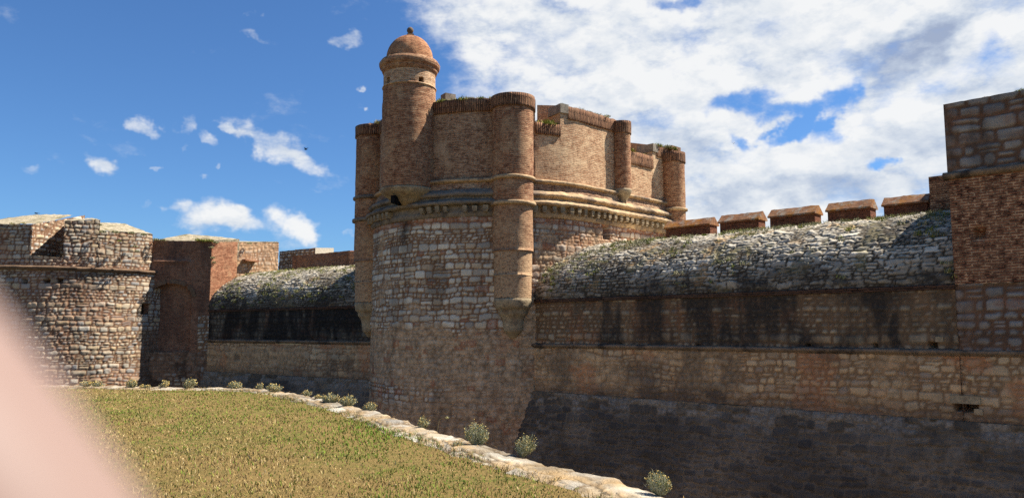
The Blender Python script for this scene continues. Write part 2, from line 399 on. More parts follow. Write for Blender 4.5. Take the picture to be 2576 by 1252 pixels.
M = {}
M['drum'] = stone_mat('rubble_stone_pale', [(176, 169, 154), (208, 200, 180), (220, 210, 188), (188, 179, 161), (150, 143, 132), (206, 188, 158), (168, 146, 120)], (130, 98, 71), cover=(172, 144, 112), ochre=(152, 94, 64), fine=.3)
M['leftdrum'] = stone_mat('rubble_stone_golden', [(168, 164, 154), (202, 186, 158), (184, 158, 128), (208, 198, 176), (150, 148, 144), (198, 174, 136), (176, 166, 150)], (118, 88, 66), cover=(122, 95, 74), ochre=(154, 106, 80), bump=.4)
M['upper'] = stone_mat('stained_rubble', [(150, 138, 116), (180, 166, 140), (128, 116, 100), (180, 154, 120), (116, 108, 98)], (112, 90, 68), cover=(124, 104, 80), stain=(56, 51, 46))
M['lower'] = stone_mat('ochre_rubble', [(182, 156, 122), (206, 182, 146), (164, 142, 116), (212, 178, 134), (154, 136, 118), (190, 150, 106)], (132, 104, 76), cover=(178, 148, 112), stain=(96, 82, 68), ochre=(180, 120, 82))
M['talus'] = stone_mat('dark_rubble', [(92, 88, 82), (110, 104, 96), (78, 75, 71), (122, 114, 102), (98, 90, 80)], (140, 126, 106), cover=(110, 98, 80), stain=(55, 53, 50), ochre=(176, 168, 154), gapk=.7, fine=.5)
M['blackwall'] = stone_mat('blackened_rubble', [(96, 92, 82), (126, 118, 102), (80, 76, 71), (136, 126, 108)], (74, 66, 57), cover=(76, 68, 60), stain=(36, 34, 32))
M['vault'] = stone_mat('vault_stone_grey', [(186, 177, 158), (216, 206, 184), (152, 144, 128), (226, 216, 194), (168, 159, 143), (208, 196, 172), (122, 115, 104)], (72, 60, 42), cover=(142, 132, 92), stain=(58, 53, 47), ochre=(182, 146, 98), bump=.5)
M['block'] = stone_mat('block_stone', [(130, 126, 121), (152, 146, 138), (118, 114, 110), (160, 151, 139)], (104, 80, 63), cover=(108, 85, 69), stain=(64, 60, 56), ochre=(124, 86, 66))
M['brick'] = brick_mat('brick_brown', (138, 100, 76), (178, 138, 106), (190, 166, 136), patch=(190, 162, 130), dark=(92, 70, 57), patchk=.6, darkk=.45, dashk=.55, wob=.55)
M['brickcol'] = brick_mat('brick_column', (140, 94, 68), (174, 128, 94), (182, 150, 118), patch=(188, 158, 122), dark=(94, 70, 56), patchk=.5, darkk=.4, dashk=.55, wob=.55)
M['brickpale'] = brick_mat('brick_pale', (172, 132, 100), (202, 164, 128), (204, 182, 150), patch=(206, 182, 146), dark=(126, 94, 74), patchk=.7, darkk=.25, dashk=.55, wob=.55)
M['bricktanlit'] = brick_mat('brick_tan_sunlit', (176, 132, 98), (208, 170, 132), (202, 178, 144), patch=(212, 184, 146), dark=(132, 98, 76), patchk=.6, darkk=.35, dashk=.55, wob=.55)  # tan brick of the right flank, made paler to paint in sunlight
M['brickdome'] = brick_mat('brick_dome', (152, 100, 70), (186, 132, 94), (176, 140, 104), patch=(190, 150, 110), dark=(104, 72, 54), patchk=.4, darkk=.35, dashk=.55, wob=.55)
M['stringdark'] = brick_mat('brick_string', (74, 56, 47), (98, 72, 58), (84, 70, 60), patch=(92, 76, 64), dark=(48, 42, 39), patchk=.5, darkk=.6)
M['soldier'] = brick_mat('brick_on_end', (124, 88, 66), (162, 118, 86), (84, 62, 48), patch=(158, 124, 94), dark=(74, 56, 46), soldier=True, row=.095, patchk=.35, darkk=.5, bump=1.0, mort=.024)
M['redbrick'] = brick_mat('brick_red', (154, 100, 74), (184, 128, 96), (190, 150, 116), patch=(190, 152, 116), dark=(116, 82, 64), patchk=.4, darkk=.3, dashk=.55, wob=.55)
M['redshade'] = brick_mat('brick_red_shaded', (140, 98, 76), (160, 116, 90), (142, 112, 88), patch=(144, 112, 88), dark=(82, 64, 54), patchk=.8, darkk=.55, bump=.5)  # darker copy of the red brick, with the flank's shade in its colour
M['blockbrick'] = brick_mat('brick_red_brown', (118, 76, 56), (146, 98, 72), (196, 158, 122), patch=(146, 112, 86), dark=(76, 58, 49), patchk=.3, darkk=.3, mort=.022, dashk=.3, wob=.45)
M['merlon'] = brick_mat('merlon_brick', (118, 70, 50), (138, 86, 62), (120, 88, 68), patch=(132, 92, 68), dark=(64, 44, 36), patchk=.4, darkk=.4)
M['coping'] = plain_mat('lichen_tile', (124, 84, 60), (150, 110, 78), 3.2, .4, dark=(158, 104, 36), darkk=.75, third=(150, 138, 122))
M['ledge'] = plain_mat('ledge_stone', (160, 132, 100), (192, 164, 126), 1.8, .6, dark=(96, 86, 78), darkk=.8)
M['ledgeshade'] = plain_mat('ledge_stone_shaded', (112, 104, 94), (140, 126, 108), 1.8, .6, dark=(74, 68, 64), darkk=.7)  # darker copy of the ledge stone, shade of the left side painted in
M['cordon'] = plain_mat('cordon_stone', (138, 116, 92), (112, 98, 84), 2.4, .6, dark=(44, 42, 42), darkk=.8)
M['cordonlight'] = plain_mat('cordon_stone_brown', (104, 84, 66), (126, 102, 80), 2.4, .5, dark=(66, 54, 46), darkk=.7)
M['corbelstone'] = plain_mat('corbel_stone', (142, 126, 100), (168, 150, 120), 3.0, .6, dark=(104, 84, 66), darkk=.7)
M['whitestone'] = plain_mat('weathered_top', (140, 129, 106), (172, 160, 136), 3.0, 1.0, dark=(100, 94, 66), darkk=.8)
M['greyblock'] = plain_mat('grey_dressed_stone', (128, 118, 104), (152, 142, 126), 3.0, .3, dark=(96, 84, 72), darkk=.6)
M['slab'] = stone_mat('kerb_slab', [(170, 162, 146), (152, 144, 130), (186, 180, 164), (160, 146, 122), (142, 137, 127)], (112, 94, 70), cover=(146, 124, 92), stain=(90, 79, 62), ochre=(160, 132, 90), bump=1.0, fine=.55)
M['finial'] = plain_mat('finial_stone', (96, 82, 70), (122, 104, 84), 6.0, .4)
M['dark'] = plain_mat('slot_shade', (22, 20, 19), (30, 27, 25), 5.0, .2)  # near-black standing in for the shade inside the drain slot
M['soil'] = plain_mat('moat_floor', (66, 66, 46), (84, 80, 58), 1.2, .5)
M['leaf'] = cell_mat('leaf'); M['feather'] = plain_mat('feather_black', (20, 20, 24), (32, 31, 34), 20, .1, rough=.6)
M['pigeon'] = plain_mat('feather_grey', (46, 46, 52), (90, 90, 98), 14, .1, rough=.6)

# ------------------------------------------------------------------ the D-shaped tower in the middle
TC = np.array((-.8, 38.0)); TR = 6.0; TLEN = math.pi * TR
def tpath(s):
    s = np.asarray(s, float)
    a = math.radians(135) + np.clip(s, 0, TLEN) / TR
    n = np.stack([np.cos(a), np.sin(a)], -1)
    p = TC + TR * n
    ext = np.where(s < 0, -s, np.where(s > TLEN, s - TLEN, 0.0))
    p = p + ext[..., None] * np.array((math.sqrt(.5), math.sqrt(.5)))
    return p, n
def s_ang(deg): return math.radians(deg - 135) * TR
S_END = TLEN + 6.6
def svals(s0, s1, step): return np.linspace(s0, s1, max(2, int(round((s1 - s0) / step)) + 1))
def resample(prof, step):
    out = [prof[0]]
    for p, q in zip(prof[:-1], prof[1:]):
        k = max(1, int(math.hypot(q[0] - p[0], q[1] - p[1]) / step + .5))
        for i in range(1, k + 1): out.append(tuple(p[j] + (q[j] - p[j]) * i / k for j in (0, 1)))
    return np.array(out)
def sweep(mb, pathf, S, prof, amp=0.0, nf=2.0, seed=1, disp=None, cell=None, zone=None, smooth=True):
    S = np.asarray(S); prof = np.asarray(prof)
    p, n = pathf(S)
    al = np.concatenate([[0], np.cumsum(np.hypot(*np.diff(prof, axis=0).T))]) + prof[0, 1]
    U = np.broadcast_to(S[:, None], (len(S), len(prof))); V = np.broadcast_to(al[None, :], U.shape)
    off = np.broadcast_to(prof[None, :, 0], U.shape).copy(); Z = np.broadcast_to(prof[None, :, 1], U.shape).copy()
    if amp:
        off += amp * 2 * (fbm(U * nf, V * nf, seed, 4) - .5); Z += amp * 1.2 * (fbm(U * nf + 50, V * nf, seed + 3, 4) - .5)
    if disp is not None: off = off + disp
    P = np.stack([p[:, None, 0] + n[:, None, 0] * off, p[:, None, 1] + n[:, None, 1] * off, Z], -1)
    mb.grid(P, U, V, cell, zone, smooth)
    return P
def uvgrid(S, Z): return np.meshgrid(np.asarray(S), np.asarray(Z), indexing='ij')

zt = lambda y: zat(y, 32.2, 1150)
TOWER = thing("brick_tower", "D-shaped tower, brick above grey rubble stone, carrying the domed sentry turret", "tower", (TC[0], TC[1], -6.4))
Z_COV, Z_CORB, Z_UP, Z_CAPB, Z_TOP = zt(826), zt(546), zt(447), zt(281), zt(249)
Z_DECK = zt(330)

# stone drum
S = np.concatenate([svals(-6, 1.5, .5), svals(1.6, S_END, .052)]); Zr = np.concatenate([np.linspace(-6.5, -4.0, 8)[:-1], np.arange(-4.0, Z_CORB + .03, .052)])
U, V = uvgrid(S, Zr)
dsp, cel = stonework(U, V, .225, 1.4, 21, .035, .013, .075, .02, .03, .10)
big = fbm(U * .5, V * .5, 31, 4)
bnd = Z_COV + 1.5 * (fbm(U * .7, V * .25, 33, 4) - .5) + np.where(U > 14.2, .9 * sstep(14.2, 15.2, U), 0)
cov = sstep(.16, -.12, V - bnd) * .92
pl = sstep(.50, .60, fbm(U * .45, V * 1.1, 35, 4)) * sstep(-1.9, -1.2, V) * sstep(.3, -.2, V) * sstep(13.0, 11.5, U)  # pale stones left showing through the render
cov = cov * (1 - .95 * np.clip(pl, 0, 1))
cov = np.maximum(cov, .75 * sstep(.57, .68, fbm(U * .6 + 9, V * .6, 36, 4)))
och = np.maximum(np.where(cel[..., 2] > .95, .8, 0) * (fbm(U * .5, V * .5, 37, 3) > .45), .8 * sstep(Z_CORB - .34, Z_CORB - .22, V + .12 * (fbm(U * 2, V, 3, 3) - .5)))
och = np.maximum(och, .35 * sstep(13.8, 14.6, U) * sstep(.5, .62, fbm(U * .9, V * .9, 38, 4)))
st = .3 * sstep(.58, .7, fbm(U * 1.1, V * .28, 39, 4))
st = np.maximum(st, .8 * np.exp(-((U - s_ang(231) - .15 * np.sin(V * 2)) / .28) ** 2) * sstep(Z_CORB - 2.6, Z_CORB, V + .9 * (fbm(U * 2, V * 1.5, 40, 3) - .5)))
zone = np.stack([st, cov, och], -1)
dsp = dsp * (1 - .7 * cov) + .05 * (fbm(U * .8, V * .8, 41, 3) - .5)
# doorway in the right flank and a few putlog holes, really recessed
sd, _ = tpath(np.linspace(TLEN, TLEN + 3, 200)); tx = sd[:, 0] / sd[:, 1]
s_door = TLEN + np.interp(ray(1524, 585)[0], tx, np.linspace(0, 3, 200))
Yd = np.interp(ray(1524, 585)[0], tx, sd[:, 1])
door = (np.abs(U - s_door) < .24) & (V > zat(602, Yd)) & (V < zat(570, Yd))
dsp = np.where(door, dsp - .75, dsp)
mb = MB(); sweep(mb, tpath, S, np.stack([0 * Zr, Zr], -1), disp=dsp, cell=cel, zone=zone)
mb.build("stone_drum", M['drum'], TOWER)

# cornice: corbels, two heavy ledges and a string course
prof = [(-.1, Z_CORB - .02), (.05, Z_CORB), (.10, zt(541)), (.13, zt(536)), (.08, zt(531)), (.10, zt(519)), (.34, zt(517.5)), (.42, zt(514)), (.40, zt(509)), (.12, zt(501)), (.10, zt(497)), (.25, zt(494)), (.28, zt(489)),
        (.22, zt(485)), (-.02, zt(476))]
Sx = np.concatenate([svals(-6, 1, .5), svals(1.1, S_END, .08)])
for sub, mt in ((Sx[Sx <= s_ang(279)], 'ledgeshade'), (Sx[Sx >= s_ang(277)], 'ledge')):  # shaded copy left of the column, lit tan copy right of it
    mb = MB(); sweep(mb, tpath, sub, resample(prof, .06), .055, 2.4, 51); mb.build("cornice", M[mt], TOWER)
mb = MB(); sweep(mb, tpath, Sx, resample([(-.02, zt(476)), (-.08, zt(459))], .07), .02, 2, 52); mb.build("brick_frieze", M['brick'], TOWER)
mb = MB(); sweep(mb, tpath, Sx, resample([(-.10, zt(460)), (.02, zt(458)), (.07, zt(455)), (.06, zt(451)), (-.05, zt(448.5)), (-.2, zt(447))], .04), .022, 2.6, 53); mb.build("string_course", M['ledge'], TOWER)
mb = MB(); p, n = tpath(0.0)
mb.box((0, 0, 0), (1, 0, 0), (0, 1, 0), .19, .30, zt(519.5) - zt(530.5)); mb.box((0, .03, -(zt(519.5) - zt(530.5)) / 2 - .03), (1, 0, 0), (0, 1, 0), .15, .2, .08)
cb0 = mb.build("corbel", M['corbelstone'], TOWER)
first = True
sc = s_ang(172)
while sc < TLEN + 5.4:
    if abs(sc - s_ang(190)) > .9 and abs(sc - s_ang(278)) > .85 and abs(sc - s_ang(231.5)) > .75 and random.random() > .06:
        c = cb0 if first else cb0.copy()
        if not first: COL.objects.link(c); c.parent = TOWER
        p, n = tpath(sc); c.matrix_parent_inverse = Matrix()
        c.location = (p[0] + n[0] * .2 - TC[0], p[1] + n[1] * .2 - TC[1], (zt(519.5) + zt(530.5)) / 2 + 6.4 + random.uniform(-.02, .02))
        c.rotation_euler = (random.uniform(-.05, .05), random.uniform(-.06, .06), math.atan2(n[1], n[0]) - math.pi / 2 + random.uniform(-.08, .08))
        c.scale = (random.uniform(.85, 1.2), random.uniform(.85, 1.1), random.uniform(.85, 1.1)); first = False
    sc += random.uniform(.36, .44)

# upper brick wall, solid segments with outward-sloping tops; openings between them
OW = -.20
def solid_wall(s0, s1, zb, ztop, thick, slope, name, mat, pathf=tpath, step=.16, o=OW, seed=60, jag=.03, zonef=None):
    mb = MB(); Sw = svals(s0, s1, step); Zw = np.linspace(zb, ztop, max(3, int((ztop - zb) / .16)))
    Uw, Vw = uvgrid(Sw, Zw)
    d = .05 * (fbm(Uw * .9, Vw * .9, seed, 4) - .5) + .03 * (fbm(Uw * 3, Vw * 3, seed + 2, 3) - .5)
    zone = zonef(Uw, Vw) if zonef else None
    P = sweep(mb, pathf, Sw, np.stack([0 * Zw + o, Zw], -1), disp=d, zone=zone)
    pr = np.array([(o, ztop), (o - thick * .5, ztop + slope * thick * .5), (o - thick, ztop + slope * thick), (o - thick, zb)])
    pr2 = resample(list(map(tuple, pr)), .3)
    P2 = sweep(mb, pathf, Sw, pr2)
    for e in (0, -1):
        f0 = [tuple(P2[e, j]) for j in range(len(pr2))] + [tuple(P2[e, -1][:2]) + (zb,)]
        a = P2[e]; base_o = np.array([a[0, 0], a[0, 1], zb])
        mb.poly([base_o, a[0], a[len(pr2) // 4 if len(pr2) > 6 else 1], *[q for q in (pr2_pt(a, pr2, o - thick),)], np.array([a[-1, 0], a[-1, 1], zb])])
    return mb.build(name, mat, TOWER)
def pr2_pt(a, pr2, oo):
    j = int(np.argmax(np.where(np.abs(pr2[:, 0] - oo) < 1e-6, pr2[:, 1], -99))); return a[j]
Y_E1 = tpath(np.array(s_ang(293)))[0][1]; Y_E2 = 36.5
Z_S1 = zat(309, Y_E1, 1380); Z_S2 = zat(384, Y_E2, 1610); Z_M2 = zat(366, 37.6, 1654)
SLP = .27
def s_px(x, y):
    ss = np.linspace(s_ang(280), S_END, 800); pp, nn = tpath(ss); pp = pp + nn * OW
    return float(np.interp(ray(x, y)[0], pp[:, 0] / pp[:, 1], ss))
s_e1, s_m1, s_mid, s_m2, s_col = s_px(1346, 290), s_px(1409, 290), s_px(1557, 350), s_px(1641, 390), s_px(1729, 430)
solid_wall(-6, s_e1, Z_UP, Z_TOP, 1.9, .10, "brick_wall", M['brick'], seed=60)
solid_wall(s_e1, s_m1, Z_UP, Z_S1, 1.9, SLP * .6, "embrasure_sill", M['bricktanlit'], seed=63)
solid_wall(s_m1, s_mid, Z_UP, Z_TOP - .06, 1.9, SLP, "merlon", M['bricktanlit'], seed=66)
solid_wall(s_mid, s_m2, Z_UP, Z_S2, 1.9, SLP * .6, "embrasure_sill", M['bricktanlit'], seed=69)
solid_wall(s_m2, s_col + .5, Z_UP, Z_M2, 1.9, SLP, "merlon", M['bricktanlit'], seed=72)
# parapet bands of bricks on end
def band(s0, s1, ztop, hgt, name="parapet_band", o=OW + .07, seed=80):
    mb = MB(); Sw = svals(s0, s1, .07)
    jag = .035 * 2 * (fbm(Sw * 4, Sw * 0, seed, 3) - .5)
    pr = np.array([(o - .3, ztop - hgt - .0), (o - .02, ztop - hgt), (o, ztop - hgt * .93), (o, ztop - hgt * .6), (o, ztop - hgt * .3), (o, ztop), (o - .35, ztop + .02)])
    p, n = tpath(Sw); U = np.broadcast_to(Sw[:, None], (len(Sw), len(pr))); V = np.broadcast_to(pr[None, :, 1] - np.array([.3, 0, 0, 0, 0, 0, -.35])[None, :], U.shape)
    off = pr[None, :, 0] + .03 * (fbm(U * 5, V * 1.5, seed + 1, 3) - .5)
    Z = pr[None, :, 1] + np.where(np.arange(len(pr))[None, :] >= 5, jag[:, None], 0)
    P = np.stack([p[:, None, 0] + n[:, None, 0] * off, p[:, None, 1] + n[:, None, 1] * off, Z], -1)
    mb.grid(P, U, V)
    for e in (0, -1): mb.poly([P[e, j] for j in range(len(pr))])
    return mb.build(name, M['soldier'], TOWER)
HB = Z_TOP - Z_CAPB
band(-6, s_e1, Z_TOP + .02, HB, seed=80); band(s_e1, s_m1 - .02, Z_S1 + .02, .50, seed=83)
band(s_m1 + .42, s_mid, Z_TOP - .04, HB * 1.05, seed=86); band(s_mid, s_m2 - .02, Z_S2 + .02, .62, seed=89); band(s_m2 + .36, s_col + .4, Z_M2 + .02, .55, seed=92)
# dressed grey corner blocks of the two merlons
for sm_, zz in ((s_m1, Z_TOP - .06), (s_m2, Z_M2)):
    mb = MB(); p, n = tpath(sm_ + .2); t = Vector((-n[1], n[0], 0))
    mb.box((p[0] + n[0] * (OW - .42), p[1] + n[1] * (OW - .42), zz - .12), t, (n[0], n[1], 0), .44, .98, .40)
    mb.build("corner_block", M['greyblock'], TOWER)
# roof deck inside the parapet and the rear closing wall
mb = MB(); ss = svals(-6, S_END, .8); p, n = tpath(ss); q = p - n * 1.9
mb.poly([(a[0], a[1], Z_DECK - .6) for a in q]); mb.build("roof_deck", M['soil'], TOWER)
mb = MB(); a, b = tpath(np.array([-6.0, S_END]))[0]; nb = np.array((.7, .7))
mb.prism([tuple(a), tuple(b), tuple(b + nb * .8), tuple(a + nb * .8)], -6.5, Z_TOP - .5); mb.build("rear_wall", M['brick'], TOWER)

# engaged columns
def column(cx, cy, r, prof_rows, rings, cap, corbel, mat, label=None):
    "prof_rows [(z0,z1,r)] from the top down; rings [(z, r, h)]; cap (zt, zb, r); corbel [(r, z)] or None"
    mb = MB()
    for i, (z1, z0, rr) in enumerate(prof_rows):
        pr = [(rr, z1), (rr, z0)]
        if i < len(prof_rows) - 1: pr = pr + [(rr + .015, z0 - .0), (prof_rows[i + 1][2], z0 - .05)]
        mb.lathe(pr[::-1], (cx, cy), 56, step=.13, amp=.016, seed=int(cx * 7) + i + 100, zone=(0, .75 if i >= 2 else .25 if i == 1 else 0, 0))
    body = mb.build("column", mat, TOWER)
    if cap:
        mb = MB(); mb.lathe([(r - .15, cap[1]), (cap[2], cap[1]), (cap[2], cap[1] + .05), (cap[2], cap[0]), (.02, cap[0] + .04)], (cx, cy), 72, step=.12, amp=.02, seed=5)
        mb.build("cap", M['soldier'], body)
    for (z, rr, h) in rings:
        mb = MB(); mb.lathe([(r - .1, z - h), (rr * .985, z - h * .7), (rr, z), (rr * .99, z + h * .5), (r - .06, z + h)], (cx, cy), 64, step=.05, amp=.025, seed=8)
        mb.build("ring", M['ledge'] if cx > -3 else M['ledgeshade'], body)
    if corbel:
        mb = MB(); mb.lathe(corbel, (cx, cy), 40, step=.07, amp=.03, seed=9); mb.build("corbel", M['corbelstone'], body)
    return body
zc = lambda y: zat(y, 31.3, 1290)
for ang, zoff in ((278, 0), (190, -.02)):
    px, py = TC + TR * np.array((math.cos(math.radians(ang)), math.sin(math.radians(ang))))
    column(px, py, .87, [(zc(262), zc(510), .87), (zc(510), zc(628), .86), (zc(628), zc(690), .80), (zc(690), zc(748), .78)],
           [(zc(443), .97, .10), (zc(508), .99, .11)], (zc(234), zc(265), .93),
           [(.12, zc(850)), (.40, zc(832)), (.44, zc(806)), (.46, zc(800)), (.62, zc(786)), (.60, zc(779)), (.74, zc(772)), (.80, zc(756)), (.78, zc(749)), (.5, zc(747))], M['brickcol'] if ang == 190 else M['brickcol'])
pm, nm = tpath(s_mid); Ym = pm[1] - .35
zm = lambda y: zat(y, Ym, 1557)
column(pm[0] + nm[0] * -.05, pm[1] + nm[1] * -.05, .42, [(zm(333), zm(474), .42)], [], (zm(303), zm(334), .455),
       [(.04, zm(517)), (.16, zm(514)), (.20, zm(503)), (.24, zm(497)), (.36, zm(488)), (.44, zm(478)), (.42, zm(473)), (.2, zm(472))], M['brickcol'])
pr_, nr_ = tpath(s_col); Yr = pr_[1] - .5
zr = lambda y: zat(y, Yr, 1729)
column(pr_[0], pr_[1], .60, [(zr(405), 0.5, .60)], [(zr(525), .70, .09)], (zr(381), zr(407), .645), None, M['brickcol'])

# the sentry turret
TU = (-4.52, 33.15); zu = lambda y: zat(y, 33.15, 1031)
mb = MB()
mb.lathe([(1.17, zu(477)), (1.175, zu(400)), (1.165, zu(266)), (1.15, zu(262)), (1.15, zu(226))], TU, 72, step=.14, amp=.018, seed=201)
tb = mb.build("sentry_turret", M['brickcol'], TOWER)
# watch room with two slit windows, pressed back into the wall
Zw = np.linspace(zu(226), zu(186), 26); th = np.linspace(0, 2 * math.pi, 181)
R0 = np.full((181, 26), 1.135); TH, ZZ = np.meshgrid(th, Zw, indexing='ij')
def slit(px, py0, py1, w):
    a = ray(px, (py0 + py1) / 2)[0]; d0 = np.array((a, 1.0)) / math.hypot(a, 1); c = np.array(TU); t = c @ d0; h2 = max(0, 1.135 ** 2 - (c @ c - t * t)); hit = d0 * (t - math.sqrt(h2)) - c
    ang = math.atan2(hit[1], hit[0]) % (2 * math.pi)
    Yh = (d0 * (t - math.sqrt(h2)))[1]; zb_, zt_ = zat(py1, Yh), zat(py0, Yh)
    dd = np.abs((TH - ang + math.pi) % (2 * math.pi) - math.pi) * 1.135
    return (dd < w / 2) & (ZZ > zb_) & (ZZ < zt_ - np.maximum(0, dd - w * .2) * .6)
win = slit(1060, 194, 219, .19) | slit(976, 194, 222, .17)
R0 = np.where(win, .72, R0 + .012 * (fbm(TH * 5, ZZ * 3, 204, 3) - .5))
mb = MB(); mb.grid(np.stack([TU[0] + R0 * np.cos(TH), TU[1] + R0 * np.sin(TH), ZZ], -1), TH * 1.14, ZZ, zone=np.stack([win * 1.0, 0 * TH, 0 * TH], -1), smooth=False)  # window recesses are also coloured darker, as painted shade
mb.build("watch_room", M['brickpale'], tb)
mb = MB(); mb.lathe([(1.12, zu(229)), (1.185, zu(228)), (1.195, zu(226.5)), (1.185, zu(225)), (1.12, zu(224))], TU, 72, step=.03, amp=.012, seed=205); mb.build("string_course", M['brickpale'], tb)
mb = MB(); mb.lathe([(1.10, zu(191)), (1.17, zu(190)), (1.17, zu(187)), (1.20, zu(186)), (1.23, zu(181)), (1.23, zu(179)), (1.30, zu(176)), (1.33, zu(171)), (1.335, zu(166)), (1.31, zu(164)), (1.25, zu(159)), (1.03, zu(155))], TU, 72, step=.035, amp=.012, seed=206)
mb.build("cornice", M['brickcol'], tb)
zd0, zd1 = zu(156), zu(92.5)
mb = MB(); mb.lathe([(1.04 * math.cos(t) ** .92, zd0 + (zd1 - zd0) * math.sin(t)) for t in np.linspace(0, math.pi / 2 - .02, 16)] + [(.01, zd1)], TU, 72, step=.12, amp=.022, seed=207); mb.build("dome", M['brickdome'], tb)
mb = MB(); mb.box((TU[0], TU[1], (zu(93) + zu(88)) / 2), (.9, .4, 0), (-.4, .9, 0), .27, .27, zu(87.5) - zu(95)); mb.lathe([(.13, zu(88)), (.09, zu(86)), (.06, zu(83.5)), (.10, zu(82.8)), (.10, zu(82)), (.055, zu(81.3)), (.06, zu(80.8))], TU, 20, step=.03)
zb_ = zu(77.5); mb.lathe([(.148 * math.sin(t), zb_ - .155 * math.cos(t)) for t in np.linspace(.25, math.pi - .02, 12)], TU, 24, step=.05); mb.build("finial", M['finial'], tb)
mb = MB(); mb.lathe([(.25, zu(521)), (.42, zu(516)), (.60, zu(511)), (.72, zu(505)), (.78, zu(503)), (.98, zu(496)), (1.12, zu(490)), (1.19, zu(483)), (1.20, zu(479)), (1.14, zu(477)), (.9, zu(476))], TU, 64, step=.07, amp=.035, seed=208)
mb.build("corbel", M['corbelstone'], tb)
# the drain slot under the turret: a near-black block for its inner shade
mb = MB(); mb.box((TU[0] - .40, TU[1] - .62, zu(510)), (.95, -.3, 0), (.3, .95, 0), .16, .75, zu(501) - zu(520)); mb.build("drain_slot", M['dark'], tb)
# a stone chimney stub seen behind the turret
mb = MB(); mb.box((-3.05, 36.0, zat(262, 36, 1104)), (.8, .5, 0), (-.5, .8, 0), .55, .5, .9); mb.build("chimney_stub", M['greyblock'], TOWER)

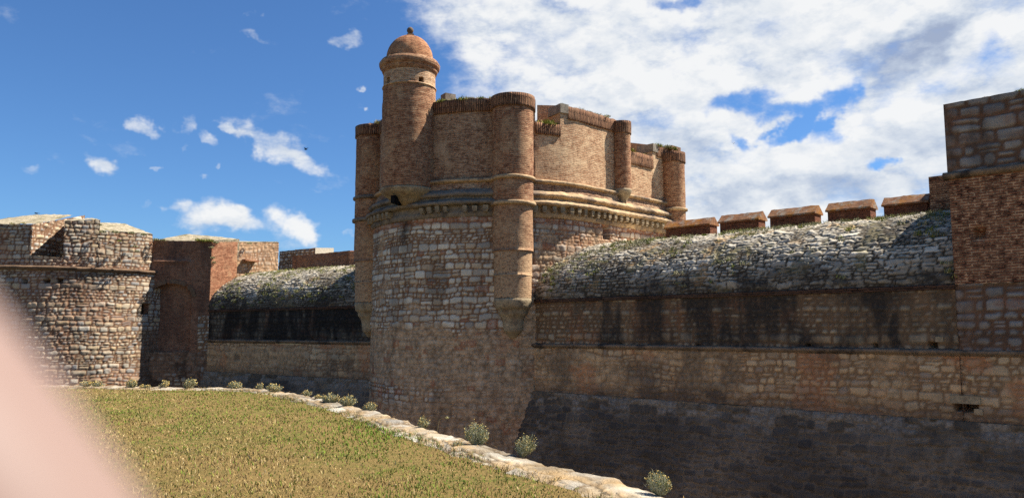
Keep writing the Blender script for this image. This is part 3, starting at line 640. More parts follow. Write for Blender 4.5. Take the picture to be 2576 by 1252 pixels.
# ------------------------------------------------------------------ curtain walls with rounded stone tops
Z_TAL, Z_COR, Z_SPR, VA, VB = -.90, 1.0, 2.84, 4.6, 2.56
def line_path(P, d):
    P = np.array(P, float); d = np.array(d, float); n = np.array((d[1], -d[0]))
    if n @ (-P) < 0: n = -n
    def f(s):
        s = np.asarray(s, float); p = P + s[..., None] * d
        return p, np.broadcast_to(n, p.shape)
    return f, n
def curtain(root, P, d, s0, s1, step, seed, light_end, holes, wall_mat, low_mat, s_low=None, tar=None):
    path, n = line_path(P, d)
    s_low = s1 if s_low is None else s_low
    # talus
    S_ = svals(s0, s_low, step); Zz = np.linspace(-6.5, Z_TAL + .05, int(5.6 / step)); U, V = uvgrid(S_, Zz)
    dsp, cel = stonework(U, V, .21, 1.5, seed, .055, .012, .12, .035, .03, .25)
    edge = Z_TAL - .42 + .8 * (fbm(U * .8, V * .3, seed + 1, 4) - .5)
    pale = .8 * sstep(edge - .1, edge + .05, V) * (cel[..., 2] > .4); pale = np.maximum(pale, sstep(edge - .9, edge, V) * (cel[..., 2] > .8) * .55); pale = np.maximum(pale, .25 * (cel[..., 2] > .97))
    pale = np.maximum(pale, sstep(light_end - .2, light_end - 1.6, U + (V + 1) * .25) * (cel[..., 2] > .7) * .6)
    stn = .55 * sstep(.40, .64, fbm(U * .35, V * .5, seed + 4, 5)); rend = .10 + .5 * sstep(.45, .65, fbm(U * .5, V * .6, seed + 5, 5)) + .8 * sstep(edge - .1, edge + .3, V)
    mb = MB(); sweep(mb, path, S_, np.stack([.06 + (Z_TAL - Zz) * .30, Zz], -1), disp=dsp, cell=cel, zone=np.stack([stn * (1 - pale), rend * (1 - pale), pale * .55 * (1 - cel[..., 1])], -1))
    mb.build("talus", M['talus'], root)
    # band between talus and cordon
    Zz = np.arange(Z_TAL - .1, Z_COR - .04, step); U, V = uvgrid(S_, Zz)
    dsp, cel = stonework(U, V, .24, 1.5, seed + 10, .03, .013, .11, .02, .03, .12)
    cov = .6 * sstep(.46, .58, fbm(U * .5, V * .8, seed + 11, 5)) + .08
    och = .6 * sstep(.55, .66, fbm(U * .7, V * .9, seed + 12, 4))
    stn = .65 * sstep(.56, .7, fbm(U * .6, V * .6, seed + 13, 4)) + .75 * sstep(Z_TAL + .75, Z_TAL - .05, V + .6 * (fbm(U, V, seed + 14, 4) - .5))
    for (hs, hz, hw, hh, dep) in holes:
        if hz < Z_COR: dsp = np.where((np.abs(U - hs) < hw / 2) & (np.abs(V - hz) < hh / 2), -dep, dsp)
    mb = MB(); sweep(mb, path, S_, np.stack([0 * Zz, Zz], -1), disp=dsp, cell=cel, zone=np.stack([stn, cov, och], -1)); mb.build("lower_wall", low_mat, root)
    # cordon
    mb = MB(); S2 = svals(s0, s_low, .09)
    sweep(mb, path, S2, resample([(-.06, Z_COR - .10), (.03, Z_COR - .09), (.07, Z_COR - .04), (.12, Z_COR - .02), (.135, Z_COR + .03), (.12, Z_COR + .07), (-.05, Z_COR + .11), (-.14, Z_COR + .12)], .04), .02, 2.2, seed + 20)
    mb.build("cordon", M['cordon'], root)
    # wall under the vault
    S3 = svals(s0, s1, step); Zz = np.arange(Z_COR + .06, Z_SPR + .02, step); U, V = uvgrid(S3, Zz)
    dsp, cel = stonework(U, V, .24, 1.35, seed + 30, .035, .018, .05)
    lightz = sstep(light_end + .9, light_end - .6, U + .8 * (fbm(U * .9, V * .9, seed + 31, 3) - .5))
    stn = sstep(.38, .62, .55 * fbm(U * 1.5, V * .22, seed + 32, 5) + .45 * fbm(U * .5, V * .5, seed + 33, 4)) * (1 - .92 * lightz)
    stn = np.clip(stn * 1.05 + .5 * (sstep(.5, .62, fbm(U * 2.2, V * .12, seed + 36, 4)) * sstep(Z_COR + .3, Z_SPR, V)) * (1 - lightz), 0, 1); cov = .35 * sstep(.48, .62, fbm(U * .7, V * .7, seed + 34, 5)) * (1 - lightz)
    if tar is not None: stn = np.maximum(stn, 1.6 * np.exp(-((U - tar - .04 * np.sin(V * 7)) / (.10 + .08 * sstep(2.3, 1.3, V))) ** 2) * sstep(2.35, 1.9, V)); stn = np.clip(stn, 0, 1)
    for (hs, hz, hw, hh, dep) in holes:
        if hz > Z_COR: dsp = np.where((np.abs(U - hs) < hw / 2) & (np.abs(V - hz) < hh / 2), -dep, dsp)
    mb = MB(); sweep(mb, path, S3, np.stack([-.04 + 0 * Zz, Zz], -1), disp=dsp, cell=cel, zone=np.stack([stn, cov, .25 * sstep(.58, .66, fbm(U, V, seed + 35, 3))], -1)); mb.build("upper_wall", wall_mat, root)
    return path, n
def vault(root, path, s0, s1, step, seed, mat):
    t = np.linspace(0, 1, 400) * math.pi / 2
    ex, ez = -VA * (1 - np.cos(t)), Z_SPR + .06 + VB * np.sin(t)
    al = np.concatenate([[0], np.cumsum(np.hypot(np.diff(ex), np.diff(ez)))])
    A = np.arange(0, al[-1], step); off = np.interp(A, al, ex); zz = np.interp(A, al, ez)
    nx, nz = np.interp(A, al, np.cos(t) / VA), np.interp(A, al, np.sin(t) / VB); L = np.hypot(nx, nz); nx, nz = nx / L, nz / L
    S_ = svals(s0, s1, step); U, V = uvgrid(S_, A)
    dsp, cel = stonework(U, V, .165, 1.9, seed, .042, .016, .12, .03, .03, .45)
    d2, c2 = stonework(U, V, .11, 1.6, seed + 9, .038, .012, .09, .02, .03, .5)     # smaller packing between the big stones
    sm_ = sstep(.46, .54, fbm(U * .55, V * .9, seed + 15, 3))[..., None]; dsp = np.where(sm_[..., 0] > .5, d2, np.maximum(dsp, d2 * .7)); cel = np.where(sm_ > .5, c2, cel); cel[..., 1] = np.minimum(cel[..., 1], c2[..., 1] * .9 + .1)
    dsp = dsp + .10 * (fbm(U * .7, V * .7, seed + 1, 3) - .5)
    stn = sstep(1.25, .1, V + 1.2 * (fbm(U * .6, V * .5, seed + 2, 4) - .5)) * .75 + .35 * sstep(.56, .7, fbm(U * .9, V * .6, seed + 3, 4))
    moss = .5 * sstep(.6, .72, fbm(U * 1.6, V * 1.6, seed + 4, 4)) + .35 * sstep(al[-1] * .7, al[-1] * .9, V)* sstep(.5, .62, fbm(U * 2, V * 2, seed + 6, 3))
    och = .7 * sstep(.64, .74, fbm(U * 1.3, V * 1.5, seed + 5, 4))
    p, n = path(S_)
    o = off[None, :] + nx[None, :] * dsp; Z = zz[None, :] + nz[None, :] * dsp
    mb = MB()
    mb.grid(np.stack([p[:, None, 0] + n[:, None, 0] * o, p[:, None, 1] + n[:, None, 1] * o, Z], -1), U, V, cel, np.stack([np.clip(stn, 0, 1), np.clip(moss, 0, 1), och], -1))
    # wall walk behind the crest and the inner face
    S4 = svals(s0, s1, .6); sweep(mb, path, S4, resample([(-VA + .05, Z_SPR + .03 + VB), (-VA - 2.6, Z_SPR + .03 + VB), (-VA - 2.6, -6.4)], 1.0), zone=np.array((0, 0, 0.)))
    v = mb.build("vault", mat, root)
    mb = MB(); sweep(mb, path, svals(s0, s1, .12), resample([(-.05, Z_SPR - .10), (.03, Z_SPR - .09), (.035, Z_SPR - .02), (.05, Z_SPR), (.05, Z_SPR + .05), (-.1, Z_SPR + .08)], .04), .018, 2.5, seed + 40)
    mb.build("brick_string", M['stringdark'], root)
    return v

# --- right curtain wall
RP, RD = (.94, 32.25), (.728, -.686)
RW = thing("curtain_wall", "long curtain wall with rounded grey stone top and tile-capped battlements", "rampart wall", (RP[0] + 8 * RD[0], RP[1] + 8 * RD[1], -6.4))
def hole(x, y, w, h, dep, P=RP, D=RD):
    s = on_line(x, y, P, D); Y = P[1] + s * D[1]; return (s, zat(y, Y), w, h, dep)
S_BLK = on_line(2400, 640, RP, RD)
RH = [hole(2432, 1023, .56, .27, .7), hole(1337, 962, .36, .09, .6), hole(2345, 868, .2, .2, .5), hole(1345, 861, .13, .16, .4), hole(1437, 861, .13, .14, .4), hole(1560, 866, .13, .12, .4), hole(1755, 869, .13, .12, .35), hole(2560, 873, .26, .22, .6),
      hole(2030, 872, .12, .13, .35), hole(2200, 870, .12, .12, .35), hole(1360, 872, .1, .12, .35)]
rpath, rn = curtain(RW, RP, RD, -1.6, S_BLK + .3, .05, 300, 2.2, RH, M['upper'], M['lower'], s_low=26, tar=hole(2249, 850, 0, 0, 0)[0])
vault(RW, rpath, -2.5, S_BLK + .4, .04, 340, M['vault'])
# light lintel and sill stones at the two low openings, the black run under the spout
def wall_stone(x, y, w, h, dep, mat, nm, P=RP, D=RD, n=None, root=None, o=0.0):
    n = rn if n is None else n
    s, z, _, _, _ = hole(x, y, 0, 0, 0, P, D); mb = MB()
    c = np.array(P) + s * np.array(D) + n * o
    mb.box((c[0], c[1], z), (D[0], D[1], 0), (n[0], n[1], 0), w, dep, h); ob = mb.build(nm, mat, root or RW)
    bv = ob.modifiers.new("b", 'BEVEL'); bv.width = .025; bv.segments = 2
    return ob
wall_stone(2430, 1004, .72, .22, .2, M['corbelstone'], "lintel"); wall_stone(2463, 1035, .2, .16, .16, M['corbelstone'], "sill_stone")
wall_stone(1336, 952, .36, .14, .16, M['corbelstone'], "lintel"); wall_stone(1337, 975, .42, .2, .16, M['corbelstone'], "sill_stone")
wall_stone(2364, 853, .2, .14, .1, M['corbelstone'], "patch_stone")
# battlements
MO = -(VA + .45)
mP = np.array(RP) + rn * MO
def zline(x, y): s = on_line(x, y, mP, RD); return s, zat(y, mP[1] + s * RD[1])
ml = [(1690, 1802, 545), (1810, 1924, 531), (1935, 2065, 515), (2079, 2204, 499.5), (2219, 2347, 485)]
for i, (xa, xb, yr) in enumerate(ml):
    sa, sb = on_line(xa + 7, yr + 30, mP, RD), on_line(xb - 4, yr + 30, mP, RD)
    _, zr_ = zline(xb, yr)
    if i == 0: sa -= .3
    L = sb - sa; c = mP + (sa + sb) / 2 * np.array(RD); zb_ = Z_SPR + VB - .15; ze = zr_ - .33
    mb = MB(); mb.box((c[0], c[1], (zb_ + ze) / 2), (RD[0], RD[1], 0), (rn[0], rn[1], 0), L - .10, .60, ze - zb_)
    m_ = mb.build("merlon", M['merlon'], RW)
    # gabled tile coping with uneven edges
    mb = MB(); ns = 14; rows = []
    for q in range(ns + 1):
        s_ = sa + L * q / ns; b = mP + s_ * np.array(RD); e1, e2 = random.uniform(-.02, .02), random.uniform(-.015, .015)
        rows.append([(b[0] + rn[0] * o_, b[1] + rn[1] * o_, z_) for o_, z_ in ((.24, ze - .02), (.40 + e1, ze - .03), (.40 + e1, ze + .03), (.22, ze + .18), (.04, zr_ + e2), (-.04, zr_ + e2), (-.40, ze + .03), (-.40, ze - .03), (-.24, ze - .02))])
    R_ = np.array(rows); mb.grid(R_, R_[..., 0], R_[..., 2], smooth=False)
    for e in (0, -1): mb.poly(rows[e])
    mb.build("coping", M['coping'], m_)
# end block against the tower on the right
sa = on_line(2347, 480, mP, RD); c = mP + (sa + .6) * np.array(RD); zt_ = zat(450, mP[1] + sa * RD[1]); mb = MB()
mb.box((c[0], c[1], (5.0 + zt_) / 2), (RD[0], RD[1], 0), (rn[0], rn[1], 0), 1.2, .9, zt_ - 5.0); mb.build("end_block", M['blockbrick'], RW)

# --- brick and stone tower at the right edge
BT = thing("wall_tower", "tall shaded tower of red brick and big grey stones rising at the right edge", "tower", (RP[0] + 20 * RD[0], RP[1] + 20 * RD[1], -6.4))
bpath, _ = line_path(np.array(RP) + rn * .10, RD)
bY = RP[1] + S_BLK * RD[1]
Z_B1, Z_LED, Z_BT = Z_SPR + .05, zat(445, bY, 2390), zat(264, bY, 2377)
S_ = svals(S_BLK, 26, .05); Zz = np.arange(Z_COR + .08, Z_B1, .05); U, V = uvgrid(S_, Zz)
dsp, cel = stonework(U, V, .28, 1.4, 400, .05, .022, .06, .02, .035, .1)
och = .7 * sstep(.52, .62, fbm(U * .8, V * 1.3, 401, 3)); cov = .6 * sstep(S_BLK + .9, S_BLK + .2, U + .3 * (fbm(U, V * 2, 402, 3) - .5))
mb = MB(); sweep(mb, bpath, S_, np.stack([0 * Zz, Zz], -1), disp=dsp - .06, cell=cel, zone=np.stack([.45 * sstep(.5, .65, fbm(U * .7, V * .7, 403, 3)), cov, och], -1)); mb.build("stone_course", M['block'], BT)
Sb = svals(S_BLK, 26, .12); Zz = np.arange(Z_B1 - .02, Z_LED, .12); U, V = uvgrid(Sb, Zz)
d = .045 * (fbm(U * 1.2, V * 1.2, 404, 4) - .5) + .02 * (fbm(U * 4, V * 4, 405, 2) - .5)
sq, zq, *_ = hole(2463, 588, 0, 0, 0); d = np.where((np.abs(U - sq) < .1) & (np.abs(V - zq) < .1), -.4, d)
mb = MB(); sweep(mb, bpath, Sb, np.stack([0 * Zz, Zz], -1), disp=d)
qs = [bpath(np.array(S_BLK))[0], bpath(np.array(26.0))[0]]; bk = -rn * 9.5
sl = 1.6
side = lambda z0, z1a, z1b: [(qs[0][0], qs[0][1], z0), (qs[0][0], qs[0][1], z1a), (qs[0][0] + bk[0], qs[0][1] + bk[1], z1b), (qs[0][0] + bk[0], qs[0][1] + bk[1], z0)]
mb.poly(side(-6.4, Z_LED, Z_LED)); far = [(qs[1] + bk), (qs[0] + bk)]
mb.poly([(qs[1][0], qs[1][1], -6.4), (qs[1][0], qs[1][1], Z_BT), (far[0][0], far[0][1], Z_BT), (far[0][0], far[0][1], -6.4)])
mb.poly([(far[0][0], far[0][1], -6.4), (far[0][0], far[0][1], Z_BT), (far[1][0], far[1][1], Z_BT), (far[1][0], far[1][1], -6.4)])
mb.build("brick_wall", M['blockbrick'], BT)
mb = MB(); pr = resample([(-.12, Z_LED - .10), (.06, Z_LED - .09), (.13, Z_LED - .03), (.15, Z_LED + .04), (.06, Z_LED + .10), (-.06, Z_LED + .12)], .05)
PL = sweep(mb, bpath, svals(S_BLK - .12, 26, .08), pr, .03, 2.4, 406); mb.poly(list(PL[0])); mb.build("ledge", M['cordon'], BT)
S_ = svals(S_BLK - .02, 26, .05); Zz = np.arange(Z_LED + .08, Z_BT + .02, .05); U, V = uvgrid(S_, Zz)
dsp, cel = stonework(U, V, .32, 1.35, 410, .05, .02, .06, .02, .035, .1)
cov = np.maximum(.85 * sstep(S_BLK + .4, S_BLK + .12, U), .8 * sstep(.6, .7, fbm(U * .7, V * 1.1, 411, 3) + .2 * np.exp(-((V - Z_LED - .95) / .16) ** 2)))
mb = MB(); sweep(mb, bpath, S_, np.stack([0 * Zz + .02, Zz + 0 * Zz], -1), disp=dsp * (1 - .6 * cov) - .05, cell=cel, zone=np.stack([.5 * sstep(.55, .7, fbm(U * 1.4, V * .35, 412, 4)), cov, .5 * sstep(.6, .7, fbm(U, V * 2, 413, 3))], -1))
a_ = bpath(np.array([S_BLK - .02, 26.0]))[0] ; b_ = a_ - rn * 9.4
mb.poly([(a_[0][0], a_[0][1], Z_LED), (a_[0][0], a_[0][1], Z_BT), (b_[0][0], b_[0][1], Z_BT + .7), (b_[0][0], b_[0][1], Z_LED)])
mb.poly([(a_[0][0], a_[0][1], Z_BT - .01), (a_[1][0], a_[1][1], Z_BT - .01), (b_[1][0], b_[1][1], Z_BT + .7), (b_[0][0], b_[0][1], Z_BT + .7)])
mb.build("parapet", M['block'], BT)

# --- left curtain wall
LK = np.array((-18.7, 47.9)); LD = np.array((.796, -.605))
LW = thing("curtain_wall", "shorter curtain wall with black stained face between the two towers", "rampart wall", (LK[0] + 8 * LD[0], LK[1] + 8 * LD[1], -6.4))
LH = [hole(545 + 60 * i, 852, .12, .14, .35, LK, LD) for i in range(6)]
lpath, ln = curtain(LW, LK, LD, -.3, 16.5, .07, 500, -5, LH, M['blackwall'], M['lower'])
vault(LW, lpath, -.3, 17.5, .055, 540, M['vault'])
lP = LK + ln * -(VA + .7)
def lbox(xa, xb, ytop, xh, o, th, zb_, nm, mat, slope=0):
    P_ = LK + ln * o; sa, sb = on_line(xa, 640, P_, LD), on_line(xb, 640, P_, LD); zt_ = zat(ytop, P_[1] + on_line(xh, ytop, P_, LD) * LD[1])
    ss = svals(sa, sb, .07); Zq = np.arange(0, zt_ - zb_ + .06, .07) + zb_; Zq = Zq * (zt_ - zb_) / (Zq[-1] - zb_) + zb_ * (1 - (zt_ - zb_) / (Zq[-1] - zb_)); U, V = uvgrid(ss, Zq)
    dsp, cel = stonework(U, V, .28, 1.3, int(xa), .06, .025, .06); jag = .05 * (fbm(ss * 2.5, ss * 0, int(ya_ := ytop), 3) - .5)
    p = P_ + ss[:, None] * LD; Z = V + jag[:, None] * ((V - zb_) / (zt_ - zb_)); mb = MB()
    mb.grid(np.stack([p[:, None, 0] + ln[0] * dsp, p[:, None, 1] + ln[1] * dsp, Z], -1), U, V, cel)
    pb = p - ln * th; R_ = np.stack([np.concatenate([p, Z[:, -1:]], 1), np.concatenate([pb, Z[:, -1:] + slope], 1), np.concatenate([pb, Z[:, :1]], 1)], 1); mb.grid(R_, ss[:, None] + 0 * R_[..., 2], np.array([0, th, th + 1])[None, :] + 0 * R_[..., 2], smooth=False)
    for e in (0, -1): mb.poly([(p[e][0], p[e][1], zb_), R_[e, 0], R_[e, 1], R_[e, 2]])
    return mb.build(nm, mat, LW)
lbox(736, 880, 636, 820, -(VA + .7), .7, 5.0, "parapet", M['redshade'], .05); lbox(879, 935, 631, 895, -(VA + .55), .9, 5.0, "parapet_pier", M['redbrick'], .05)
lbox(703, 793, 628, 745, -(VA + 2.4), 1.6, 4.5, "stone_stub", M['drum'], .12)

# ------------------------------------------------------------------ round corner tower on the left
CT_C, CT_R = np.array((-29.05, 51.4)), 8.0
CT = thing("corner_tower", "round corner tower of golden rubble stone with brick flank and blind arch, left", "tower", (CT_C[0], CT_C[1], -6.4))
def cpath(s):
    a = np.asarray(s, float) / CT_R - math.pi / 2; n = np.stack([np.cos(a), np.sin(a)], -1); return CT_C + CT_R * n, n
def c_px(x, y, o=0.0):
    ss = np.radians(np.linspace(-40, 62, 1500)) * CT_R; pp, nn = cpath(ss); pp = pp + nn * o
    t = pp[:, 0] / pp[:, 1]; return float(np.interp(ray(x, y)[0], t, ss)), float(np.interp(ray(x, y)[0], t, pp[:, 1]))
s_j, Yj = c_px(386, 700)
zl = lambda y, x=200: zat(y, c_px(x, y)[1], x)
Z_CC = zat(676, 44.6)
S_ = np.concatenate([svals(-26, -4.2, .6), svals(-4, s_j + .9, .062)]); Zz = np.concatenate([np.linspace(-6.5, -3.2, 6)[:-1], np.arange(-3.2, Z_CC, .062)]); U, V = uvgrid(S_, Zz)
dsp, cel = stonework(U, V, .25, 1.4, 600, .032, .016, .08, .03, .03, .14)
cov = sstep(s_j - 1.1, s_j - .1, U + .9 * (fbm(U, V, 601, 3) - .5)) * sstep(2.1, 1.4, V + .5 * (fbm(U, V, 602, 3) - .5)) * .95
och = .8 * sstep(.53, .62, fbm(U * .6, V * .8, 603, 3)) * .5 + .8 * sstep(Z_CC - .12, Z_CC - .02, V)
for hx, hy in ((118, 706), (152, 706), (62, 706)):
    hs, hY = c_px(hx * 1.0, hy); dsp = np.where((np.abs(U - hs) < .13) & (np.abs(V - zat(hy, hY)) < .11), -.5, dsp)
hs, hY = c_px(367, 778); dsp = np.where((np.abs(U - hs) < .26) & (np.abs(V - zat(778, hY)) < .3), -.9, dsp)
dsp = dsp * (1 - .6 * cov)
mb = MB(); sweep(mb, cpath, S_, np.stack([0 * Zz, Zz], -1), disp=dsp, cell=cel, zone=np.stack([.4 * sstep(.58, .7, fbm(U, V * .4, 604, 3)), cov, och * (1 - cov)], -1)); mb.build("stone_drum", M['leftdrum'], CT)
mb = MB(); sweep(mb, cpath, svals(-26, s_j + .3, .1), resample([(-.1, Z_CC - .16), (.06, Z_CC - .14), (.16, Z_CC - .02), (.17, Z_CC + .05), (.1, Z_CC + .1), (-.12, Z_CC + .13)], .05), .04, 2, 605); mb.build("cordon", M['cordonlight'], CT)
def cseg(s0, s1, zb, ztop0, ztop1, nm, thick=2.6, slope=.30, seed=610, o=-.1, splay=0.0):
    "parapet piece with a top that rises inward; ztop0 to ztop1 along its length"
    mb = MB(); Sw = svals(s0, s1, .062); nz = max(3, int((ztop0 - zb) / .062)); w = np.linspace(0, 1, nz)
    zt_ = ztop0 + (ztop1 - ztop0) * (Sw - s0) / (s1 - s0) + .06 * (fbm(Sw * 2, Sw * 0, seed, 3) - .5)
    Z = zb + (zt_[:, None] - zb) * w[None, :]; U = np.broadcast_to(Sw[:, None], Z.shape); p, n = cpath(Sw)
    dsp, cel = stonework(U, Z, .24, 1.4, 606, .036, .016, .08, .03, .03, .14); off = o + dsp - .04
    zone = np.stack([.3 * sstep(.6, .7, fbm(U, Z, seed + 1, 3)), 0 * Z, .5 * sstep(.56, .64, fbm(U * .8, Z, seed + 2, 3))], -1)
    mb.grid(np.stack([p[:, None, 0] + n[:, None, 0] * off, p[:, None, 1] + n[:, None, 1] * off, Z], -1), U, Z, cel, zone)
    # both cheeks
    for e in (0, -1):
        T = np.arange(0, thick + .01, .062); Zc_ = np.linspace(zb, 1, 2)[0] + np.linspace(0, 1, nz)[None, :] * ((zt_[e] + T * slope)[:, None] - zb)
        Uc = np.broadcast_to(T[:, None], Zc_.shape); dd, cc = stonework(Uc + 3 * (e + 2), Zc_, .25, 1.4, seed + 5, .07, .03, .06)
        sp = .32 * (1 if e == 0 else -1)
        t = np.array((-n[e][1], n[e][0])) * (-1 if e == 0 else 1)
        q = p[e] + n[e] * o
        dd = dd - .05
        sy = splay if e == -1 else 0.0
        tr = np.array((-n[e][1], n[e][0]))
        X = q[0] + (tr[0] * sy - n[e][0]) * T[:, None] + t[0] * dd; Y = q[1] + (tr[1] * sy - n[e][1]) * T[:, None] + t[1] * dd
        mb.grid(np.stack([X, Y, Zc_], -1), Uc, Zc_, cc, None)
    ob = mb.build(nm, M['leftdrum'], CT)
    mb = MB(); T = resample([(0, 0), (thick, 0)], .1)[:, 0]; f = np.linspace(0, 1, max(6, int((s1 - s0) / .1)))
    Sk = s0 + .02 + (s1 - s0 - .04) * f[:, None] + splay * 1.08 * T[None, :] * f[:, None]; Tk = np.broadcast_to(T[None, :], Sk.shape); p, n = cpath(Sk)
    zk = ztop0 + (ztop1 - ztop0) * f[:, None]; d = .10 * (fbm(Sk * 3, Tk * 3, seed + 8, 3) - .5)
    off = o - Tk; Zk = zk + slope * Tk + d
    mb.grid(np.stack([p[..., 0] + n[..., 0] * off, p[..., 1] + n[..., 1] * off, Zk], -1), Sk, Tk)
    mb.build("sloping_top", M['whitestone'], ob)
    return ob
ZB0 = Z_CC + .08
sA1, YA1 = c_px(80, 600, -.1); sB0, YB0 = c_px(161, 600, -.1); sB1, YB1 = c_px(250, 600, -.1); sB2, YB2 = c_px(384, 610, -.1)
cseg(-9, sA1, ZB0, zat(564, 43.5), zat(564, YA1), "merlon", 4.6, .27, 620, splay=.30)
cseg(sA1 - .02, sB0 + .02, ZB0, zat(641, YA1), zat(648, YB0), "embrasure_sill", 4.4, .05, 630)
cseg(sB0, sB1, ZB0, zat(555, YB0), zat(553, YB1), "merlon", 2.6, .16, 640)
cseg(sB1 - .01, sB2, ZB0, zat(580, YB1), zat(589, YB2), "parapet", 2.8, .30, 650)
mb = MB(); ss = svals(-26, 24.2, .8); p, n = cpath(ss); mb.poly([(a[0], a[1], ZB0 + .3) for a in p - n * 2.0]); mb.build("roof_deck", M['whitestone'], CT)

# brick flank with the blind arch, in shade, and the sunlit end face
FA, FK = cpath(np.array(s_j - .15))[0] - cpath(np.array(s_j))[1] * .25, LK.copy()
fd = FK - FA; fL = np.hypot(*fd); fd = fd / fL; fpath, fn = line_path(FA, fd)
Z_FK = zat(605, 47.8)
S_ = svals(-.2, fL, .06); Zz = np.arange(-4, Z_FK, .06); U, V = uvgrid(S_, Zz)
def f_px(x, y): s = on_line(x, y, FA, fd); return s, zat(y, FA[1] + s * fd[1])
s_l, z_sp = f_px(380, 745); s_r, _ = f_px(482, 745); _, z_ap = f_px(430, 713); _, z_bt = f_px(430, 885)
mid, half = (s_l + s_r) / 2, (s_r - s_l) / 2
arch = (np.abs(U - mid) < half) & (V > z_bt) & (V < z_sp + (z_ap - z_sp) * np.sqrt(np.clip(1 - ((U - mid) / half) ** 2, 0, 1)))
d = .06 * (fbm(U * 1.2, V * 1.2, 701, 4) - .5) - .42 * arch
_, z_str = f_px(450, 656); d = d + .10 * np.exp(-((V - z_str) / .14) ** 2) * sstep(.1, .3, U) * sstep(2.6, 2.2, U)
d = d - .10 * sstep(z_str - .05, z_str + .1, V) * sstep(2.7, 2.4, U)
_, z_rub = f_px(450, 884)
mb = MB(); k_ = Zz >= z_rub - .1
sweep(mb, fpath, S_, np.stack([0 * Zz[k_], Zz[k_]], -1), disp=d[:, k_], zone=np.stack([.5 * sstep(.5, .62, fbm(U * 1.2, V * .5, 702, 4)), .5 * sstep(.6, .7, fbm(U, V, 703, 4)), 0 * U], -1)[:, k_]); mb.build("brick_flank", M['redshade'], CT)
mb = MB(); k_ = Zz <= z_rub; dd, cc = stonework(U, V, .3, 1.4, 704, .05); cov = sstep(.40, .52, fbm(U * .7, V * .7, 705, 3))
sweep(mb, fpath, S_, np.stack([0 * Zz[k_], Zz[k_]], -1), disp=(dd * (1 - .6 * cov))[:, k_], cell=cc[:, k_], zone=np.stack([.6 * sstep(.45, .6, fbm(U, V, 706, 3)), cov, 0 * U], -1)[:, k_]); mb.build("rubble_foot", M['leftdrum'], CT)
# pale quoins at the foot of the corner
S2 = svals(fL - .62, fL + .03, .06); Z2 = np.arange(f_px(515, 882)[1], f_px(515, 792)[1], .06); U2, V2 = uvgrid(S2, Z2); dd, cc = stonework(U2, V2, .24, 1.2, 707, .05)
mb = MB(); sweep(mb, fpath, S2, np.stack([.03 + 0 * Z2, Z2], -1), disp=dd, cell=cc); mb.build("quoin_patch", M['drum'], CT)
# voussoirs over the arch
mb = MB(); 
for i in range(17):
    a = math.pi * (i + .5) / 17; ss_, zz_ = mid + (half + .13) * math.cos(a), z_sp + (z_ap - z_sp + .13) * math.sin(a); c = FA + fd * ss_
    t = Vector((fd[0] * math.cos(a), fd[1] * math.cos(a), math.sin(a)))
    if i % 5 != 4:
        w = Vector((-fd[0] * math.sin(a), -fd[1] * math.sin(a), math.cos(a))); nn = Vector((fn[0], fn[1], 0)); cc_ = Vector((c[0], c[1], zz_)); h1, h2 = .12, .11 + .02 * (i % 3)
        q8 = [cc_ + nn * (.035 + .02 * (i % 2)) + t * h1 * a_ + w * h2 * b_ for a_, b_ in ((-1, -1), (1, -1), (1, 1), (-1, 1))]
        mb.poly(q8)
        for e in range(4): mb.poly([q8[e], q8[(e + 1) % 4], q8[(e + 1) % 4] - nn * .2, q8[e] - nn * .2])
mb.build("arch_ring", M['cordonlight'], CT)
# sunlit end face
gd = np.array((.605, .796)); gpath, gn = line_path(FK, gd)
if gn @ np.array((1, -.3)) < 0: gn = -gn
s_g = on_line(703, 640, FK, gd); s_gb = on_line(597, 640, FK, gd)
Zg = np.arange(-2, Z_FK + .02, .08); rise = .42
def gface(s0, s1, mat, nm, seed, stone=False):
    S_ = svals(s0, s1, .06); U, V = uvgrid(S_, Zg); W = (V - Zg[0]) / (Zg[-1] - Zg[0]); lift = W * rise * np.clip(U / s_g, 0, 1)
    p, n = gpath(S_); n = np.broadcast_to(gn, p.shape)
    if stone: dd, cc = stonework(U, V, .22, 1.3, seed, .03, .02, .08); cv = .3 + .6 * sstep(.42, .55, fbm(U * 1.1, V * 1.1, seed + 1, 3)); zone = np.stack([0 * U, cv, .2 + 0 * U], -1)
    else: dd, cc = .07 * (fbm(U * 1.5, V * 2.5, seed, 4) - .5), None; zone = np.stack([0 * U, .6 * sstep(.62, .7, fbm(U, V, seed + 1, 3)), 0 * U], -1)
    if stone: dd = dd - .12
    mb = MB(); P = np.stack([p[:, None, 0] + n[:, None, 0] * dd, p[:, None, 1] + n[:, None, 1] * dd, V + lift + .05 * W ** 8 * (fbm(U * 3, U * 0, seed + 4, 3) - .5)], -1)
    mb.grid(P, U, V, cc, zone); return mb.build(nm, mat, CT)
gface(0, s_gb, M['redbrick'], "brick_end", 720); gface(s_gb - .05, s_g, M['drum'], "rubble_end", 726, True)
# small broken ledge on the end face
mb = MB(); s1, s2 = on_line(611, 655, FK, gd), on_line(645, 655, FK, gd); c = FK + gd * (s1 + s2) / 2 + gn * .1; zL = zat(655, c[1], 628)
mb.box((c[0], c[1], zL), (gd[0], gd[1], 0), (gn[0], gn[1], 0), s2 - s1, .42, .1); mb.build("broken_ledge", M['redbrick'], CT)
